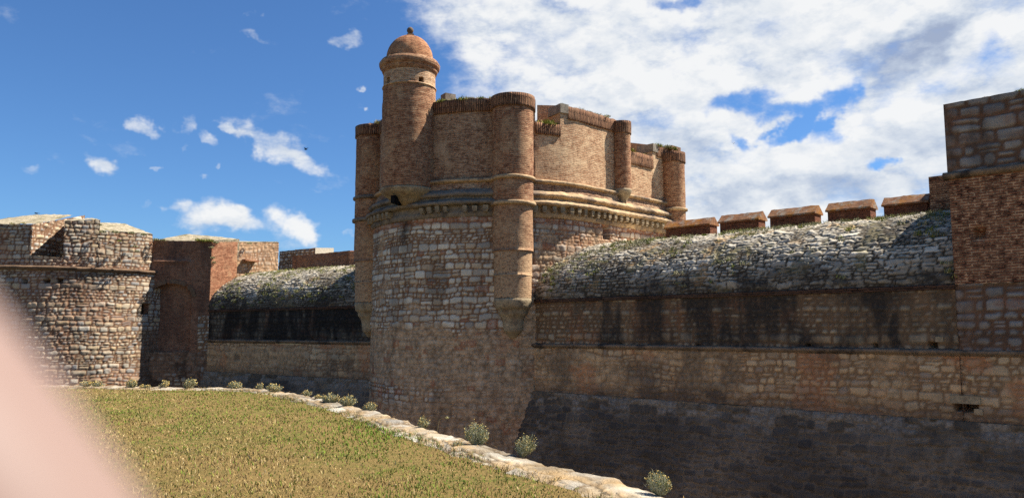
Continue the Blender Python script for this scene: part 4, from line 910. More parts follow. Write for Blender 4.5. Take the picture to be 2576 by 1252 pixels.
# sloping roof of the flank, two pale strips rising inward, and the closing back
G2 = FK + gd * s_g; T0 = FA + np.array((-.1, 3.2)) + fd * .2
def slope_top(foot, zs, nm, amp=.1, seed=730):
    a, b, c, d_ = [np.array(f, float) for f in foot]; n1, n2 = 48, 24; P = np.zeros((n1, n2, 3))
    for i in range(n1):
        for j in range(n2):
            u, v = i / (n1 - 1), j / (n2 - 1); xy = (a * (1 - u) + b * u) * (1 - v) + (d_ * (1 - u) + c * u) * v; P[i, j, :2] = xy; P[i, j, 2] = (zs[0] * (1 - u) + zs[1] * u) * (1 - v) + (zs[3] * (1 - u) + zs[2] * u) * v
    P[..., 2] += amp * (fbm(P[..., 0] * 2.5, P[..., 1] * 2.5, seed, 4) - .5)
    mb = MB(); mb.grid(P, P[..., 0], P[..., 1])
    edge = [tuple(P[0, 0]), tuple(P[-1, 0]), tuple(P[-1, -1]), tuple(P[0, -1])]
    for i in range(4):
        p, q = edge[i], edge[(i + 1) % 4]; mb.poly([p, q, (q[0], q[1], Z_FK - 1.0), (p[0], p[1], Z_FK - 1.0)])
    return mb.build(nm, M['whitestone'], CT)
Kx = FK + gd * 2.1 - fd * .05
slope_top([FA + fd * .15 - fn * .14, FK - fd * .06 - fn * .14, Kx - fd * .1, FA + fd * .3 + (Kx - FK)], [Z_FK, Z_FK, zat(601, Kx[1], 562), zat(591, Kx[1] + .3, 402)], "sloping_top")
slope_top([FK + gd * 2.1 - gn * .22, G2 - gn * .22, G2 - fd * 3.5 + gd, FK + gd * 2.6 - fd * 3.5], [Z_FK + .12, Z_FK + rise, Z_FK + rise + .05, Z_FK + .3], "sloping_top", .05, 733)
mb = MB(); mb.prism([tuple(FA + fn * -.5), tuple(FK - fn * .4 - gn * .5), tuple(G2 - gn * .5), tuple(G2 - fd * 6)], -6.4, Z_FK - .5); mb.build("core", M['redshade'], CT)

# ------------------------------------------------------------------ ground, lawn, kerb
gme = MB(); g_ = 1500.0
gme.poly([(-g_, -g_, -6.4), (g_, -g_, -6.4), (g_, g_, -6.4), (-g_, g_, -6.4)]); tag(gme.build("ground", M['soil']), kind='structure')
EDGE_PX = [(60, 967), (200, 968.5), (380, 971), (560, 974), (660, 977), (715, 982), (770, 991), (850, 1010), (950, 1033), (1020, 1055), (1086, 1078), (1154, 1093), (1277, 1130), (1373, 1159), (1468, 1182), (1572, 1206), (1645, 1227), (1727, 1252)]
ep = [(-60, 24.5), (-30, 24.3), (-20, 24.0)] + [ground(x, y, .03) for x, y in EDGE_PX]
d_ = np.array(ep[-1]) - np.array(ep[-4]); d_ /= np.hypot(*d_)
ep += [tuple(np.array(ep[-1]) + d_ * t) for t in (3, 8, 16)]
ep = np.array(ep); al = np.concatenate([[0], np.cumsum(np.hypot(*np.diff(ep, axis=0).T))])
A = np.arange(0, al[-1], .08); E = np.stack([np.interp(A, al, ep[:, 0]), np.interp(A, al, ep[:, 1])], -1)
kk = np.exp(-np.linspace(-2.5, 2.5, 15) ** 2); kk /= kk.sum()
for j in range(2): E[:, j] = np.convolve(np.pad(E[:, j], 7, mode='edge'), kk, 'valid')
T_ = np.gradient(E, axis=0); T_ /= np.hypot(T_[:, 0], T_[:, 1])[:, None]; NI = np.stack([T_[:, 1], -T_[:, 0]], -1)     # towards the lawn
NI = np.where((NI @ np.array((0, -1)))[:, None] < -0.2, -NI, NI)
KW = .80
KERB = thing("moat_wall", "low stone retaining wall with pale sunlit kerb top edging the lawn", "retaining wall", (0.4, 9.8, -6.4))
W_ = np.arange(0, KW + .01, .06); off = W_[None, :] + 0 * A[:, None]
U = np.broadcast_to(A[:, None], off.shape); V = off
dsp, cel = stonework(U, V, .30, 1.9, 800, .016, .012, .15, .022, .03, .12)
rag = .09 * (fbm(A * 2.2, A * 0, 801, 4) - .5) + .05 * (fbm(A * 7, A * 0, 804, 2) - .5)
w0 = np.exp(-(off / .12) ** 2)
o2 = off + rag[:, None] * w0
zk = .015 + dsp + .05 * (fbm(U * 1.1, V * 1.1, 802, 3) - .5) - .07 * np.exp(-(off / .05) ** 2) - .05 * sstep(KW - .25, KW, off)
cov = .8 * sstep(.48, .6, fbm(U * 1.6, V * 2.4, 803, 5))
mb = MB(); mb.grid(np.stack([E[:, None, 0] + NI[:, None, 0] * o2, E[:, None, 1] + NI[:, None, 1] * o2, zk], -1), U, V, cel, np.stack([.5 * sstep(.56, .68, fbm(U * .8, V * 1.5, 805, 4)), cov, .5 * sstep(.55, .65, fbm(U * 2, V * 2, 806, 3))], -1))
mb.build("kerb_top", M['slab'], KERB)
zz = np.array([0.0, -.12, -.5, -1.5, -3, -6.5]); oo = rag[:, None] + np.array([0, -.02, 0, 0, -.1, -.3])[None, :]
Zs = np.broadcast_to(zz[None, :], oo.shape).copy(); Zs[:, 0] = zk[:, 0]
mb = MB(); mb.grid(np.stack([E[:, None, 0] + NI[:, None, 0] * oo, E[:, None, 1] + NI[:, None, 1] * oo, Zs], -1), np.broadcast_to(A[:, None], oo.shape), Zs); mb.build("wall_face", M['lower'], KERB)
# lawn sheet
IN = E + NI * (KW - .12 + .22 * (fbm(A * 1.3, A * 0, 810, 4)[:, None] - .5))
ii = np.arange(0, len(A), 5); IN5 = IN[ii]; B = np.stack([np.linspace(-70, 16, len(ii)), np.full(len(ii), -14.0)], -1)
w = (np.linspace(0, 1, 60) ** 1.6)[None, :, None]; G = IN5[:, None] * (1 - w) + B[:, None] * w
gz = lambda x, y: .05 * (fbm(x * .35, y * .35, 820, 3) - .5) + .02 * (fbm(x * 2, y * 2, 821, 3) - .5)
mat, k, b = new_mat('dry_turf'); ob = k.node('ShaderNodeTexCoord').outputs['Object']
c = k.mix(k.rng(k.noise(ob, .55, 5, .6), .4, .62), lin(124, 104, 62), lin(94, 96, 42)); c = k.mix(k.rng(k.noise(ob, 9.0, 6, .7), .35, .65), c, lin(138, 114, 70))
c = k.mix(1.0, c, k.ramp(k.noise(ob, 60.0, 4, .6), [(.32, (.42, .42, .40, 1)), (.68, (1.25, 1.22, 1.15, 1))]), 'MULTIPLY'); k.put(b.inputs['Base Color'], c)
bp = k.node('ShaderNodeBump', {'Strength': .8, 'Distance': .03, 'Height': k.noise(ob, 45.0, 5, .7)}); k.l.new(bp.outputs[0], b.inputs['Normal'])
mb = MB(); mb.grid(np.concatenate([G, gz(G[..., 0], G[..., 1])[..., None] - .01], -1), G[..., 0], G[..., 1]); tag(mb.build("lawn_ground", mat), kind='structure')

def blades(mb, xyz, hgt, wid, col, lean, bend=.35):
    "one tapering triangle pair per blade; everything vectorised"
    n = len(xyz); az = RNG.uniform(0, 2 * math.pi, n); la = RNG.uniform(0, 2 * math.pi, n)
    t = np.stack([np.cos(az), np.sin(az), 0 * az], -1) * wid[:, None] * .5; L = np.stack([np.cos(la), np.sin(la), 0 * la], -1) * (lean * hgt)[:, None]
    up = np.zeros((n, 3)); up[:, 2] = hgt * np.sqrt(np.clip(1 - (lean * .8) ** 2, .1, 1))
    p0, p1 = xyz - t, xyz + t; m = xyz + up * .6 + L * .35; p2, p3 = m + t * .75, m - t * .75; tip = xyz + up + L
    v = np.stack([p0, p1, p2, p3, tip], 1).reshape(-1, 3); base = np.arange(n) * 5
    mb.v.append(v); mb.c.append(np.repeat(col, 5, 0) * np.tile(np.array([.82, .82, 1, 1, 1.12]), n)[:, None]); mb.z.append(np.zeros((n * 5, 3)))
    q = (base[:, None] + np.array([0, 1, 2, 3])[None]).reshape(-1) + mb.nv; tr = (base[:, None] + np.array([3, 2, 4])[None]).reshape(-1) + mb.nv
    mb.f.append(q); mb.sm.append((4, n, False)); mb.uv.append(np.zeros((n * 4, 2)))
    mb.f.append(tr); mb.sm.append((3, n, False)); mb.uv.append(np.zeros((n * 3, 2))); mb.nv += n * 5
def cols(names, wts, n, jit=.16):
    C_ = np.array([lin(*c)[:3] for c in names]); i = RNG.choice(len(names), n, p=np.array(wts) / sum(wts)); return C_[i] * (1 + jit * RNG.standard_normal((n, 1))).clip(.5, 1.6)
# grass blades where the picture and a step to either side look
NB = 230000
Y = 3.0 + (24.6 - 3.0) * RNG.random(NB) ** 1.25; X = RNG.uniform(-1, 1, NB) * (.74 * Y + 1.2)
# keep the lawn side of the kerb
from mathutils.kdtree import KDTree
kd = KDTree(len(IN5))
for i, q in enumerate(IN5): kd.insert((q[0], q[1], 0), i)
kd.balance()
NI5 = NI[ii]; near = np.array([kd.find((x, y, 0))[1] for x, y in zip(X, Y)])
sd = ((np.stack([X, Y], -1) - IN5[near]) * NI5[near]).sum(-1)
worn = sstep(.56, .66, fbm(X * .9, Y * .9, 834, 4)); keep = (sd > -.05 - .10 * RNG.random(NB)) & (RNG.random(NB) > .45 * worn); X, Y, sd = X[keep], Y[keep], sd[keep]; n = len(X)
gx, gy = ground(1010, 1082); gx2, gy2 = ground(760, 1010)
green = sstep(.44, .62, fbm(X * .5, Y * .33, 830, 4) + .10 * sstep(2.4, .2, sd) + .16 * np.exp(-(((X - gx) / 1.7) ** 2 + ((Y - gy) / 1.5) ** 2)) + .15 * np.exp(-(((X - gx2) / 1.6) ** 2 + ((Y - gy2) / 2.6) ** 2)) + .07 * (fbm(X * 2.2, Y * 2.2, 831, 3) - .5) * 2)
green = np.clip(green * 1.2 + .2, 0, 1); lush = np.exp(-(((X - gx) / 1.1) ** 2 + ((Y - gy) / 1.3) ** 2)) * (.4 + 1.2 * fbm(X * 2, Y * 2, 835, 3))
cd = cols([(170, 146, 96), (154, 130, 80), (186, 164, 118), (118, 96, 60), (146, 134, 72)], [3, 3, 2, 2, 2], n); cg = cols([(116, 134, 46), (92, 120, 36), (132, 142, 60), (78, 104, 38)], [3, 3, 2, 2], n)
pick = RNG.random(n) < np.clip(green * .8 + .6 * lush, 0, .95)
cg = np.where((RNG.random(n) < lush * .8)[:, None], cols([(98, 136, 34), (116, 148, 46), (84, 120, 30)], [1, 1, 1], n), cg)
col = np.where(pick[:, None], cg, cd)
hgt = (.014 + .032 * RNG.random(n)) * (.55 + .9 * fbm(X * 1.6, Y * 1.6, 833, 3)) * (1 + .7 * lush + .5 * (RNG.random(n) < .04)); wid = (.0035 + .003 * RNG.random(n)) * (1 + Y / 9.0)
mb = MB(); blades(mb, np.stack([X, Y, gz(X, Y) - .012], -1), hgt, wid, col, .15 + .75 * RNG.random(n)); tag(mb.build("grass", M['leaf']), "short lawn of dry straw-coloured and green grass on the bank beside the moat", "grass", kind='stuff')
# taller fringe of grass leaning over the kerb
nf = 9000; i = RNG.integers(0, len(IN), nf); o_ = RNG.normal(0, .07, nf) - .02; P = IN[i] + NI[i] * o_[:, None] + RNG.normal(0, .03, (nf, 2)); ok = (np.abs(P[:, 0]) < .8 * P[:, 1] + 1) & (P[:, 1] > 3) & (fbm(A[i] * .9, A[i] * 0, 840, 3) > .42); P = P[ok]; n = len(P)
gr = np.exp(-(((P[:, 0] - gx) / 3.0) ** 2 + ((P[:, 1] - gy) / 3.0) ** 2)); pk = RNG.random(n) < .25 + .5 * gr
col = np.where(pk[:, None], cols([(92, 110, 36), (72, 100, 30)], [1, 1], n), cols([(156, 132, 80), (140, 120, 70)], [1, 1], n))
mb = MB(); blades(mb, np.concatenate([P, np.full((n, 1), .0)], 1), .04 + .07 * RNG.random(n), .006 + .004 * RNG.random(n), col, .2 + .7 * RNG.random(n)); tag(mb.build("kerb_grass", M['leaf']), "longer grass fringe hanging over the inner edge of the kerb", "grass", kind='stuff')

ns_ = 7000; i = RNG.integers(0, len(E), ns_); o_ = KW * RNG.beta(1.6, 1.1, ns_); P = E[i] + NI[i] * o_[:, None]; ok = (np.abs(P[:, 0]) < .8 * P[:, 1] + 1) & (P[:, 1] > 3) & (fbm(A[i] * 1.2, o_ * 2, 842, 3) > .5); P = P[ok]; n = len(P)
mb = MB(); blades(mb, np.concatenate([P, np.full((n, 1), .035)], 1), .035 + .05 * RNG.random(n), .005 + .004 * RNG.random(n), cols([(188, 152, 92), (168, 132, 74), (150, 118, 66)], [2, 2, 1], n), 1.0 + .25 * RNG.random(n)); tag(mb.build("dry_straw", M['leaf']), "dry straw litter lying scattered on the pale kerb stones", "straw", kind='stuff')

# ------------------------------------------------------------------ shrubs and weeds on the kerb
def shrub(x, y, wpx, hpx, label, dens=1.0, group="grey-green shrubs rooted in the kerb"):
    gx_, gy_ = ground(x, y, .03); w, h = wpx / FPX * gy_, hpx / FPX * gy_
    root = thing("shrub", label, "shrub", (gx_, gy_, .0), group)
    n = int(360 * dens); mb = MB(); hb = MB(); la_, lm_ = random.uniform(0, 6.28), random.uniform(.0, .28); lob = [random.uniform(.7, 1.2) for _ in range(7)]
    tw = max(.004, gy_ * .00042)
    tips = []
    for i in range(n):
        a = random.uniform(0, 2 * math.pi); r = math.sqrt(random.random()); sp = r * w * .5
        k_ = random.random(); lf = lob[int(a / 6.284 * 7) % 7]; sp *= lf; hh = h * (1 - .38 * r * r) * random.uniform(.45, 1.12) * (.75 + .3 * lf)
        b0 = np.array((gx_ + math.cos(a) * sp * .22, gy_ + math.sin(a) * sp * .22, 0.0)); t1 = np.array((gx_ + math.cos(a) * sp + math.cos(la_) * lm_ * hh, gy_ + math.sin(a) * sp * .8, hh)); m_ = (b0 + t1) / 2 + np.array((math.cos(a), math.sin(a), .3)) * sp * .14
        side = np.array((math.sin(a + k_), -math.cos(a + k_), 0)) * tw * .6
        c0 = np.array(lin(*random.choice([(140, 136, 104), (168, 164, 132), (150, 152, 112), (186, 180, 152), (124, 124, 90)]))[:3])
        P = np.array([[b0 - side, b0 + side], [m_ - side, m_ + side], [t1 - side * .5, t1 + side * .5]]); mb.grid(P, 0.0, 0.0, cell=np.tile(c0, (3, 2, 1)), smooth=False)
        for _ in range(4):   # narrow leaves along the stem
            f = random.uniform(.25, .95); q = (b0 * (1 - f) + m_ * f) if f < .5 else (m_ * (2 - 2 * f) + t1 * (2 * f - 1)); dv = np.array((random.gauss(0, 1), random.gauss(0, 1), random.uniform(.3, 1.6))); dv /= np.linalg.norm(dv); ll = h * random.uniform(.10, .2); ws = np.cross(dv, (random.random(), random.random(), .4)); ws /= np.linalg.norm(ws); ws *= tw * .8
            cl = np.array(lin(*random.choice([(164, 164, 130), (182, 180, 150), (140, 146, 106), (196, 192, 164)]))[:3]); mb.poly([q - ws, q + ws, q + dv * ll], uvs=[(0, 0)] * 3, cell=cl)
        if random.random() < .22: tips.append(t1)
    for t1 in tips:
        s = max(.008, gy_ * .0008) * random.uniform(.7, 1.2); cc_ = np.array(lin(*random.choice([(190, 164, 92), (176, 144, 76), (160, 128, 80), (204, 184, 120)]))[:3])
        o6 = [t1 + s * np.array(v) for v in ((1, 0, 0), (0, 1, 0), (-1, 0, 0), (0, -1, 0))]; up_, dn = t1 + np.array((0, 0, s)), t1 - np.array((0, 0, s))
        for e in range(4): hb.poly([o6[e], o6[(e + 1) % 4], up_], uvs=[(0, 0)] * 3, cell=cc_); hb.poly([o6[(e + 1) % 4], o6[e], dn], uvs=[(0, 0)] * 3, cell=cc_ * .8)
    mb.build("foliage", M['leaf'], root)
    if tips: hb.build("flower_heads", M['leaf'], root)['kind'] = 'stuff'
    return root
shrub(1199, 1116, 64, 56, "largest rounded silver shrub with dry flower heads, second nearest pair on the kerb")
shrub(1150, 1121, 38, 18, "low dull grey shrub spread at the foot of the large silver shrub", .4)
shrub(1315, 1142, 58, 50, "rounded silver shrub with ochre flower heads on the kerb beside the dark moat wall")
shrub(1662, 1238, 72, 56, "nearest silver shrub on the kerb, at the bottom edge of the photo")
shrub(1064, 1075, 30, 30, "small upright silver shrub alone on the kerb below the round tower", .6)
shrub(928, 1034, 46, 26, "bushy pale shrub just past the long double shrub, before the round tower", .8)
shrub(872, 1020, 46, 28, "right half of the long double shrub spreading over the kerb edge", .8)
shrub(832, 1012, 54, 26, "left half of the long double shrub spreading over the kerb edge", .9)
shrub(770, 993, 28, 14, "tiny low shrub where the kerb starts to curve towards us", .4)
shrub(801, 1001, 30, 12, "flat withered shrub between the tiny one and the long double shrub", .35)
shrub(690, 984, 42, 22, "feathery shrub on the bend of the kerb", .7)
shrub(651, 979, 20, 17, "slim small shrub beside the feathery one on the bend", .4)
shrub(592, 977, 42, 20, "wide low shrub in front of the black stained wall", .7)
shrub(473, 975, 36, 24, "dense rounded shrub at the far kerb, in front of the wall corner", .7)
shrub(413, 974, 26, 20, "small round shrub at the far kerb below the brick flank", .5)
shrub(330, 973, 32, 20, "rounded shrub at the far kerb where tower shadow ends", .6)
shrub(366, 973.5, 30, 10, "low straggling shrub between two rounded ones at the far kerb", .35)
shrub(245, 971, 36, 15, "pale shrub at the far kerb under the lit stone drum", .5)
shrub(215, 970, 30, 14, "leftmost pale shrub at the far kerb, half veiled by the blurred finger", .5)
# tall dry stalk with a drooping ear
gx_, gy_ = ground(1100, 1084, .02); st = thing("grass_stalk", "single tall dry grass stalk with a drooping ear on the kerb", "grass stalk", (gx_, gy_, 0))
mb = MB(); pts = [np.array((gx_ + .05 * t + .10 * max(0, t - .75) * 2.4, gy_ + .02 * t, .22 * math.sin(min(1, t) * 1.65))) for t in np.linspace(0, 1.15, 10)]; cc_ = np.array(lin(178, 160, 110)[:3])
mb.grid(np.array([[p - np.array((.003, 0, 0)), p + np.array((.003, 0, .001))] for p in pts]), 0., 0., cell=np.tile(cc_, (10, 2, 1))); mb.build("stem", M['leaf'], st)
mb = MB(); blades(mb, np.array([pts[-1] + np.array((random.gauss(0, .012), random.gauss(0, .008), random.gauss(0, .006))) for _ in range(40)]), np.full(40, .03), np.full(40, .006), cols([(196, 190, 140), (176, 168, 112)], [1, 1], 40), np.full(40, .9)); mb.build("ear", M['leaf'], st)

# weed clumps on the walls: a few shared meshes, each clump an object
def clump_mesh(name, n, spread, h, wid, pal):
    mb = MB(); r = np.sqrt(RNG.random(n)) * spread; a = RNG.uniform(0, 2 * math.pi, n)
    blades(mb, np.stack([r * np.cos(a), r * np.sin(a), 0 * r - .04], -1), h * (.45 + .7 * RNG.random(n)) * (1 - .4 * (r / spread) ** 2), wid * (.6 + .8 * RNG.random(n)), cols(pal, [1] * len(pal), n), .1 + .6 * RNG.random(n))
    o = mb.build(name, M['leaf']); me = o.data; bpy.data.objects.remove(o); return me
P_GREY = [(132, 132, 94), (150, 146, 108), (112, 116, 80), (164, 154, 114)]; P_GRN = [(122, 128, 54), (142, 144, 68), (100, 110, 46), (156, 150, 84)]; P_DRY = [(176, 160, 104), (150, 140, 88), (128, 128, 72)]
CL = {'grey': [clump_mesh("weed_clump", 150, .16, .20, .022, P_GREY) for _ in range(3)], 'green': [clump_mesh("weed_clump", 150, .17, .20, .024, P_GRN) for _ in range(3)], 'dry': [clump_mesh("weed_clump", 90, .16, .20, .018, P_DRY) for _ in range(3)]}
def weed(p, sc, kind, label, group, flat=1.0, tilt=None):
    o = bpy.data.objects.new("weed_clump", random.choice(CL[kind])); COL.objects.link(o); o.location = p; o.rotation_euler = (tilt or (0, 0, random.uniform(0, 6.28))); o.scale = (sc, sc, sc * flat)
    return tag(o, label, "weed clump", group)
G1 = "weeds at the foot of the battlements"
for i in range(34):
    s_ = random.uniform(1.5, S_BLK - .2); tq = math.radians(random.uniform(62, 80)); c = np.array(RP) + s_ * np.array(RD) - rn * VA * (1 - math.cos(tq))
    weed((c[0], c[1], Z_SPR + .06 + VB * math.sin(tq)), random.uniform(.5, 1.15) * (1.25 if s_ > 10 else .9), 'grey' if s_ > 7 else random.choice(['green', 'dry']), "grey-green weed clump growing along the foot of the tile-capped battlements", G1, .8)
G2_ = "weeds on the crest of the shorter vault"
for i in range(18):
    s_ = random.uniform(2.5, 13.5); tq = math.radians(random.uniform(58, 80)); c = LK + s_ * LD - ln * VA * (1 - math.cos(tq))
    weed((c[0], c[1], Z_SPR + .06 + VB * math.sin(tq)), random.uniform(.7, 1.4), random.choice(['grey', 'dry', 'green']), "weed clump on the crest of the shorter stone vault", G2_, .7)
def on_tower(s_, z, o, sc, kind, label, group, flat=.8):
    p, n = tpath(np.array(s_)); weed((p[0] + n[0] * o, p[1] + n[1] * o, z), sc * 1.9, kind, label, group, flat)
for i in range(34): on_tower(random.uniform(s_ang(243), s_ang(270)), Z_TOP + .02, OW - random.uniform(.0, .5), random.uniform(.4, .9), random.choice(['green', 'dry', 'dry']), "grass tuft on the parapet between the sentry turret and the thick column", "tufts on the main parapet")
for i in range(7): on_tower(s_ang(278) + random.uniform(-.6, .6), Z_TOP + .05, random.uniform(-.4, .4), random.uniform(.4, .8), random.choice(['green', 'dry']), "grass tuft on top of the thick column nearest the viewer", "tufts on the thick column")
for i in range(10): on_tower(random.uniform(s_e1, s_m1), Z_S1 + .03, OW - random.uniform(.05, .9), random.uniform(.8, 1.3), 'green', "bright weed clump on the sill of the first embrasure", "weeds on the first embrasure sill", .7)
for i in range(9): on_tower(random.uniform(s_mid + .5, s_m2), Z_S2 + .03, OW - random.uniform(.0, .8), random.uniform(.7, 1.2), 'green', "bright weed clump on the sill of the second embrasure", "weeds on the second embrasure sill", .6)
for i in range(14): on_tower(random.uniform(s_m1 + .2, s_mid), Z_TOP + .0, OW - random.uniform(.0, .5), random.uniform(.5, 1.0), random.choice(['grey', 'dry']), "dry tuft on top of the merlon left of the thin corbelled column", "tufts on the first merlon", .6)
for i in range(12): on_tower(random.uniform(s_m2 + .2, s_col + .4), Z_M2 + .05, OW - random.uniform(-.2, .5), random.uniform(.5, 1.1), random.choice(['grey', 'green']), "green tuft on top of the far right merlon and its column", "tufts on the far merlon", .7)
for i in range(6): on_tower(s_ang(190) + random.uniform(-.3, .9), Z_TOP + .04, random.uniform(-.4, .3), random.uniform(.4, .8), 'dry', "dry tuft on the parapet at the left edge of the brick tower", "tufts on the left parapet")
for i in range(8):
    s_ = random.uniform(S_BLK + .8, S_BLK + 4); p, n = bpath(np.array(s_)); weed((p[0] - n[0] * random.uniform(.05, .5), p[1] - n[1] * random.uniform(.05, .5), Z_BT + .02), random.uniform(.4, .8) * (1.3 if s_ > S_BLK + 2 else 1), 'dry' if s_ < S_BLK + 1.7 else 'green', "tuft on top of the shaded tower at the right edge", "tufts on the right edge tower")
G3 = "weeds on the left corner tower"
for (x, y, Yq, sc, kd_) in [(242, 553, 45.5, .8, 'dry'), (250, 566, 45.2, .9, 'grey'), (258, 583, 44.9, 1.2, 'grey'), (290, 584, 45.1, 1.3, 'grey'), (330, 586, 45.6, 1.2, 'grey'), (360, 590, 46.2, 1.1, 'grey'), (30, 562, 43.4, .9, 'dry'), (60, 562, 43.6, .8, 'dry'), (392, 603, 47.3, 1.3, 'grey'), (410, 604, 47.4, 1.1, 'grey'),
                          (500, 604, 47.7, 1.3, 'green'), (515, 606, 47.8, 1.4, 'green'), (528, 606, 47.9, 1.4, 'green'), (540, 610, 48.1, 1.4, 'grey'), (548, 613, 48.6, 1.2, 'grey'), (532, 622, 47.9, 1.0, 'grey'), (535, 648, 47.9, .9, 'grey'), (538, 660, 48, .8, 'grey'), (628, 612, 49.8, 1.1, 'grey'), (340, 620, 45.6, .9, 'grey'), (345, 632, 45.7, .9, 'grey'), (300, 606, 45.1, .7, 'green')]:
    weed(at(x, y, Yq), sc, kd_, "weed clump rooted high on the left corner tower and its brick flank", G3, .7)
# ground cover scattered over the two vaults
def vault_weeds(path, s0, s1, n, seed, label):
    rg = np.random.default_rng(seed); S_ = rg.uniform(s0, s1, n); t = rg.beta(1.6, 1.1, n) * 1.45; keep = fbm(S_ * .8, t * 3, seed, 3) > .46; S_, t = S_[keep], t[keep]
    p, nn = path(S_); ox, z = -VA * (1 - np.cos(t)), Z_SPR + .06 + VB * np.sin(t); mb = MB(); m = 16
    X = np.concatenate([p + nn * (ox + .05)[:, None], z[:, None]], 1); X = np.repeat(X, m, 0) + rg.normal(0, .055, (len(X) * m, 3)) * np.array((1, 1, .25)); q = len(X); g = np.repeat(rg.random(len(p)), m) < .35
    col = np.where(g[:, None], cols(P_GRN, [1, 1, 1, 1], q), cols(P_GREY, [1, 1, 1, 1], q)); blades(mb, X, .05 + .12 * rg.random(q), .016 + .012 * rg.random(q), col, .2 + .6 * rg.random(q))
    tag(mb.build("vault_weeds", M['leaf']), label, "weeds", kind='stuff')
vault_weeds(rpath, 0, S_BLK, 900, 5, "small weeds sprouting between the stones of the long right-hand vault")
vault_weeds(lpath, 0, 15, 700, 6, "small weeds sprouting between the stones of the shorter left-hand vault")

# ------------------------------------------------------------------ birds
def bird(name, p, size, head, wing_up, mat, label, flying=True, roll=0.0, group=None):
    root = thing(name, label, "bird", p, group); h = Vector((math.cos(head), math.sin(head), 0)); sdv = Vector((-h.y, h.x, 0)); p = Vector(p)
    mb = MB(); rows = []
    for f, r in ((-.62, .02), (-.5, .09), (-.32, .06), (-.1, .12), (.12, .14), (.3, .10), (.42, .085), (.52, .06), (.6, .02)):
        flat = .35 if f < -.3 else 1.0; c = p + h * f * size + Vector((0, 0, (.05 if f > .3 else 0) * size))
        rows.append([c + (sdv * math.cos(a) + Vector((0, 0, flat)) * math.sin(a)) * r * size for a in np.linspace(0, 2 * math.pi, 11)])
    R_ = np.array([[tuple(v) for v in r] for r in rows]); mb.grid(R_, 0., 0.); mb.build("body", mat, root)
    for sgn in (-1, 1):
        mb = MB(); wr = []
        for f, ch, up in ((.06, .32, 0), (.35, .36, .5), (.62, .26, .85), (.85, .13, 1.0), (1.0, .02, 1.05)):
            if not flying: f, ch, up = f * .14, ch, -.05
            c = p + sdv * sgn * f * size * .75 + Vector((0, 0, up * (wing_up[0] if sgn < 0 else wing_up[1]) * size)) + h * (.1 - .22 * f * f if flying else .05) * size
            wr.append([c + h * ch * .5 * size + Vector((0, 0, .015 * size)), c + Vector((0, 0, .03 * size)), c - h * ch * .5 * size])
        W_ = np.array([[tuple(v) for v in r] for r in wr]); mb.grid(W_, 0., 0.); W2 = W_.copy(); W2[..., 2] -= .02 * size; mb.grid(W2, 0., 0.); mb.build("wing", mat, root)
    return root
bird("crow", at(770, 376, 70), .38, 2.75, (.55, .35), M['feather'], "black bird flying in the open blue sky left of the domed turret")
bird("crow", at(93, 536.5, 75), .46, 3.0, (.05, .08), M['feather'], "black bird gliding just above the left corner tower")
bird("swift", at(1845, 361, 80), .22, 1.2, (.3, .4), M['feather'], "tiny swift in front of the white clouds right of the tower")
for i, (x, y) in enumerate([(1610, 541), (1621, 541), (1635, 544), (1642, 547), (1650, 549)]):
    ss = s_px(x, y); p, n = tpath(np.array(ss + .05)); q = p + n * .30; z = zat(y, q[1], x)
    bird("pigeon", (q[0], q[1], zt(509) + .12), .24, 2.2 + .5 * i, (0, 0), M['pigeon'], "dark pigeon perched in a row on the sunlit ledge of the tower", False, group="pigeons in a row on the ledge")
p, n = tpath(np.array(s_col - .72)); q = p + n * .05; bird("pigeon", (q[0], q[1], zt(451) + .10), .22, 2.6, (0, 0), M['pigeon'], "lone dark pigeon on the string course beside the far right column", False)

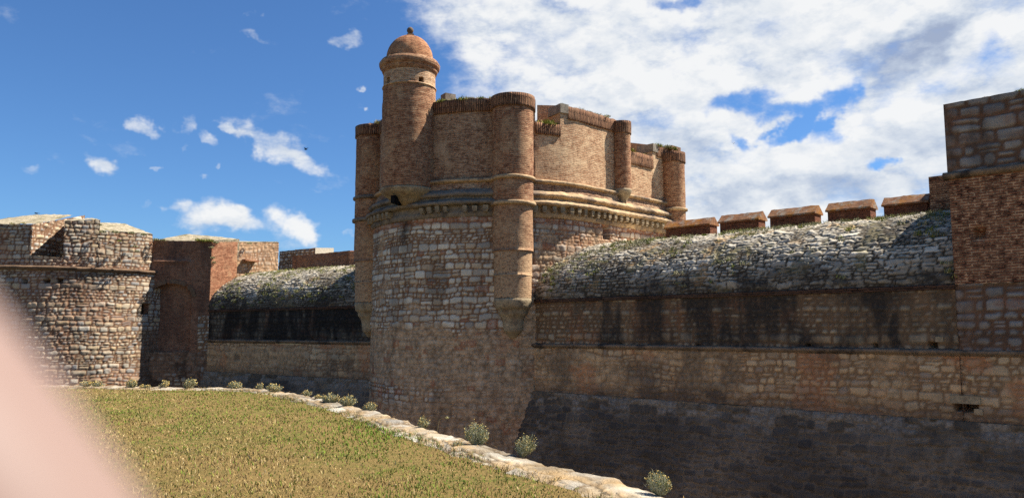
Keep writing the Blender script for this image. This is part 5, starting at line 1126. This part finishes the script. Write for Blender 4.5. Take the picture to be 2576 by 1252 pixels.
# ------------------------------------------------------------------ the photographer's hand, one finger across the lens corner
def hand():
    R3, U3, F3 = Vector((1, 0, 0)), Vector((0, -SP, CP)), Vector((0, CP, SP)); O = Vector((0, 0, CAM_Z))
    W = lambda x, y, d: O + R3 * x + U3 * y + F3 * d
    V_, E_, rad = [], [], []
    def add(p, r, par=None):
        V_.append(W(*p)); rad.append(r); 
        if par is not None: E_.append((par, len(V_) - 1))
        return len(V_) - 1
    ax = np.array((.635, -.772, 0.0)); c0 = np.array((-.0250, -.0122, .032))
    wr = add((-.150, -.040, .004), .024)
    e = add((-.215, -.150, -.06), .032, wr); add((-.27, -.26, -.13), .040, e)
    pm = add((-.118, -.004, .018), .026, wr)
    kn = [c0 - ax * .072 + np.array((-.004, -.004, -.004)), np.array((-.092, .030, .010)), np.array((-.104, .014, -.004)), np.array((-.112, -.006, -.014))]
    # index: straight, lying across the lens
    i0 = add(kn[0], .0112, pm); i1 = add(c0 - ax * .046, .0094, i0); i2 = add(c0 - ax * .016, .0088, i1); i3 = add(c0 + ax * .004, .0086, i2); add(c0 + ax * .017, .0066, i3)
    # the others curl towards the palm
    for k_, (L, r) in zip(kn[1:], ((.040, .0092), (.037, .0088), (.030, .0078))):
        k0 = add(k_, r * 1.15, pm); a = add(k_ + np.array((.016, .012, -.016)), r, k0); b = add(k_ + np.array((.020, -.006, -.030)), r * .92, a); add(k_ + np.array((.012, -.022, -.034)), r * .8, b)
    t0 = add((-.125, -.034, -.010), .013, wr); t1 = add((-.100, -.052, -.020), .0105, t0); add((-.078, -.060, -.026), .0085, t1)
    me = bpy.data.meshes.new("person"); me.from_pydata([tuple(v) for v in V_], E_, []); o = bpy.data.objects.new("person", me); COL.objects.link(o)
    sk = o.modifiers.new("skin", 'SKIN'); sk.use_smooth_shade = True
    for v, r in zip(me.skin_vertices[0].data, rad): v.radius = (r, r)
    me.skin_vertices[0].data[0].use_root = True
    sb = o.modifiers.new("sub", 'SUBSURF'); sb.levels = sb.render_levels = 2
    m, k, b = new_mat('skin'); ob = k.node('ShaderNodeTexCoord').outputs['Object']
    k.put(b.inputs['Base Color'], k.mix(k.noise(ob, 120, 4, .6), lin(130, 107, 97), lin(137, 115, 104))); b.inputs['Roughness'].default_value = .5
    b.inputs['Subsurface Weight'].default_value = .0; b.inputs['Subsurface Radius'].default_value = (.012, .005, .003); b.inputs['Subsurface Scale'].default_value = .5
    me.materials.append(m)
    tag(o, "bare hand with one pink fingertip across the lower left corner, out of focus and close", "person")
hand()
# bevel a little every plain stone that would look razor sharp
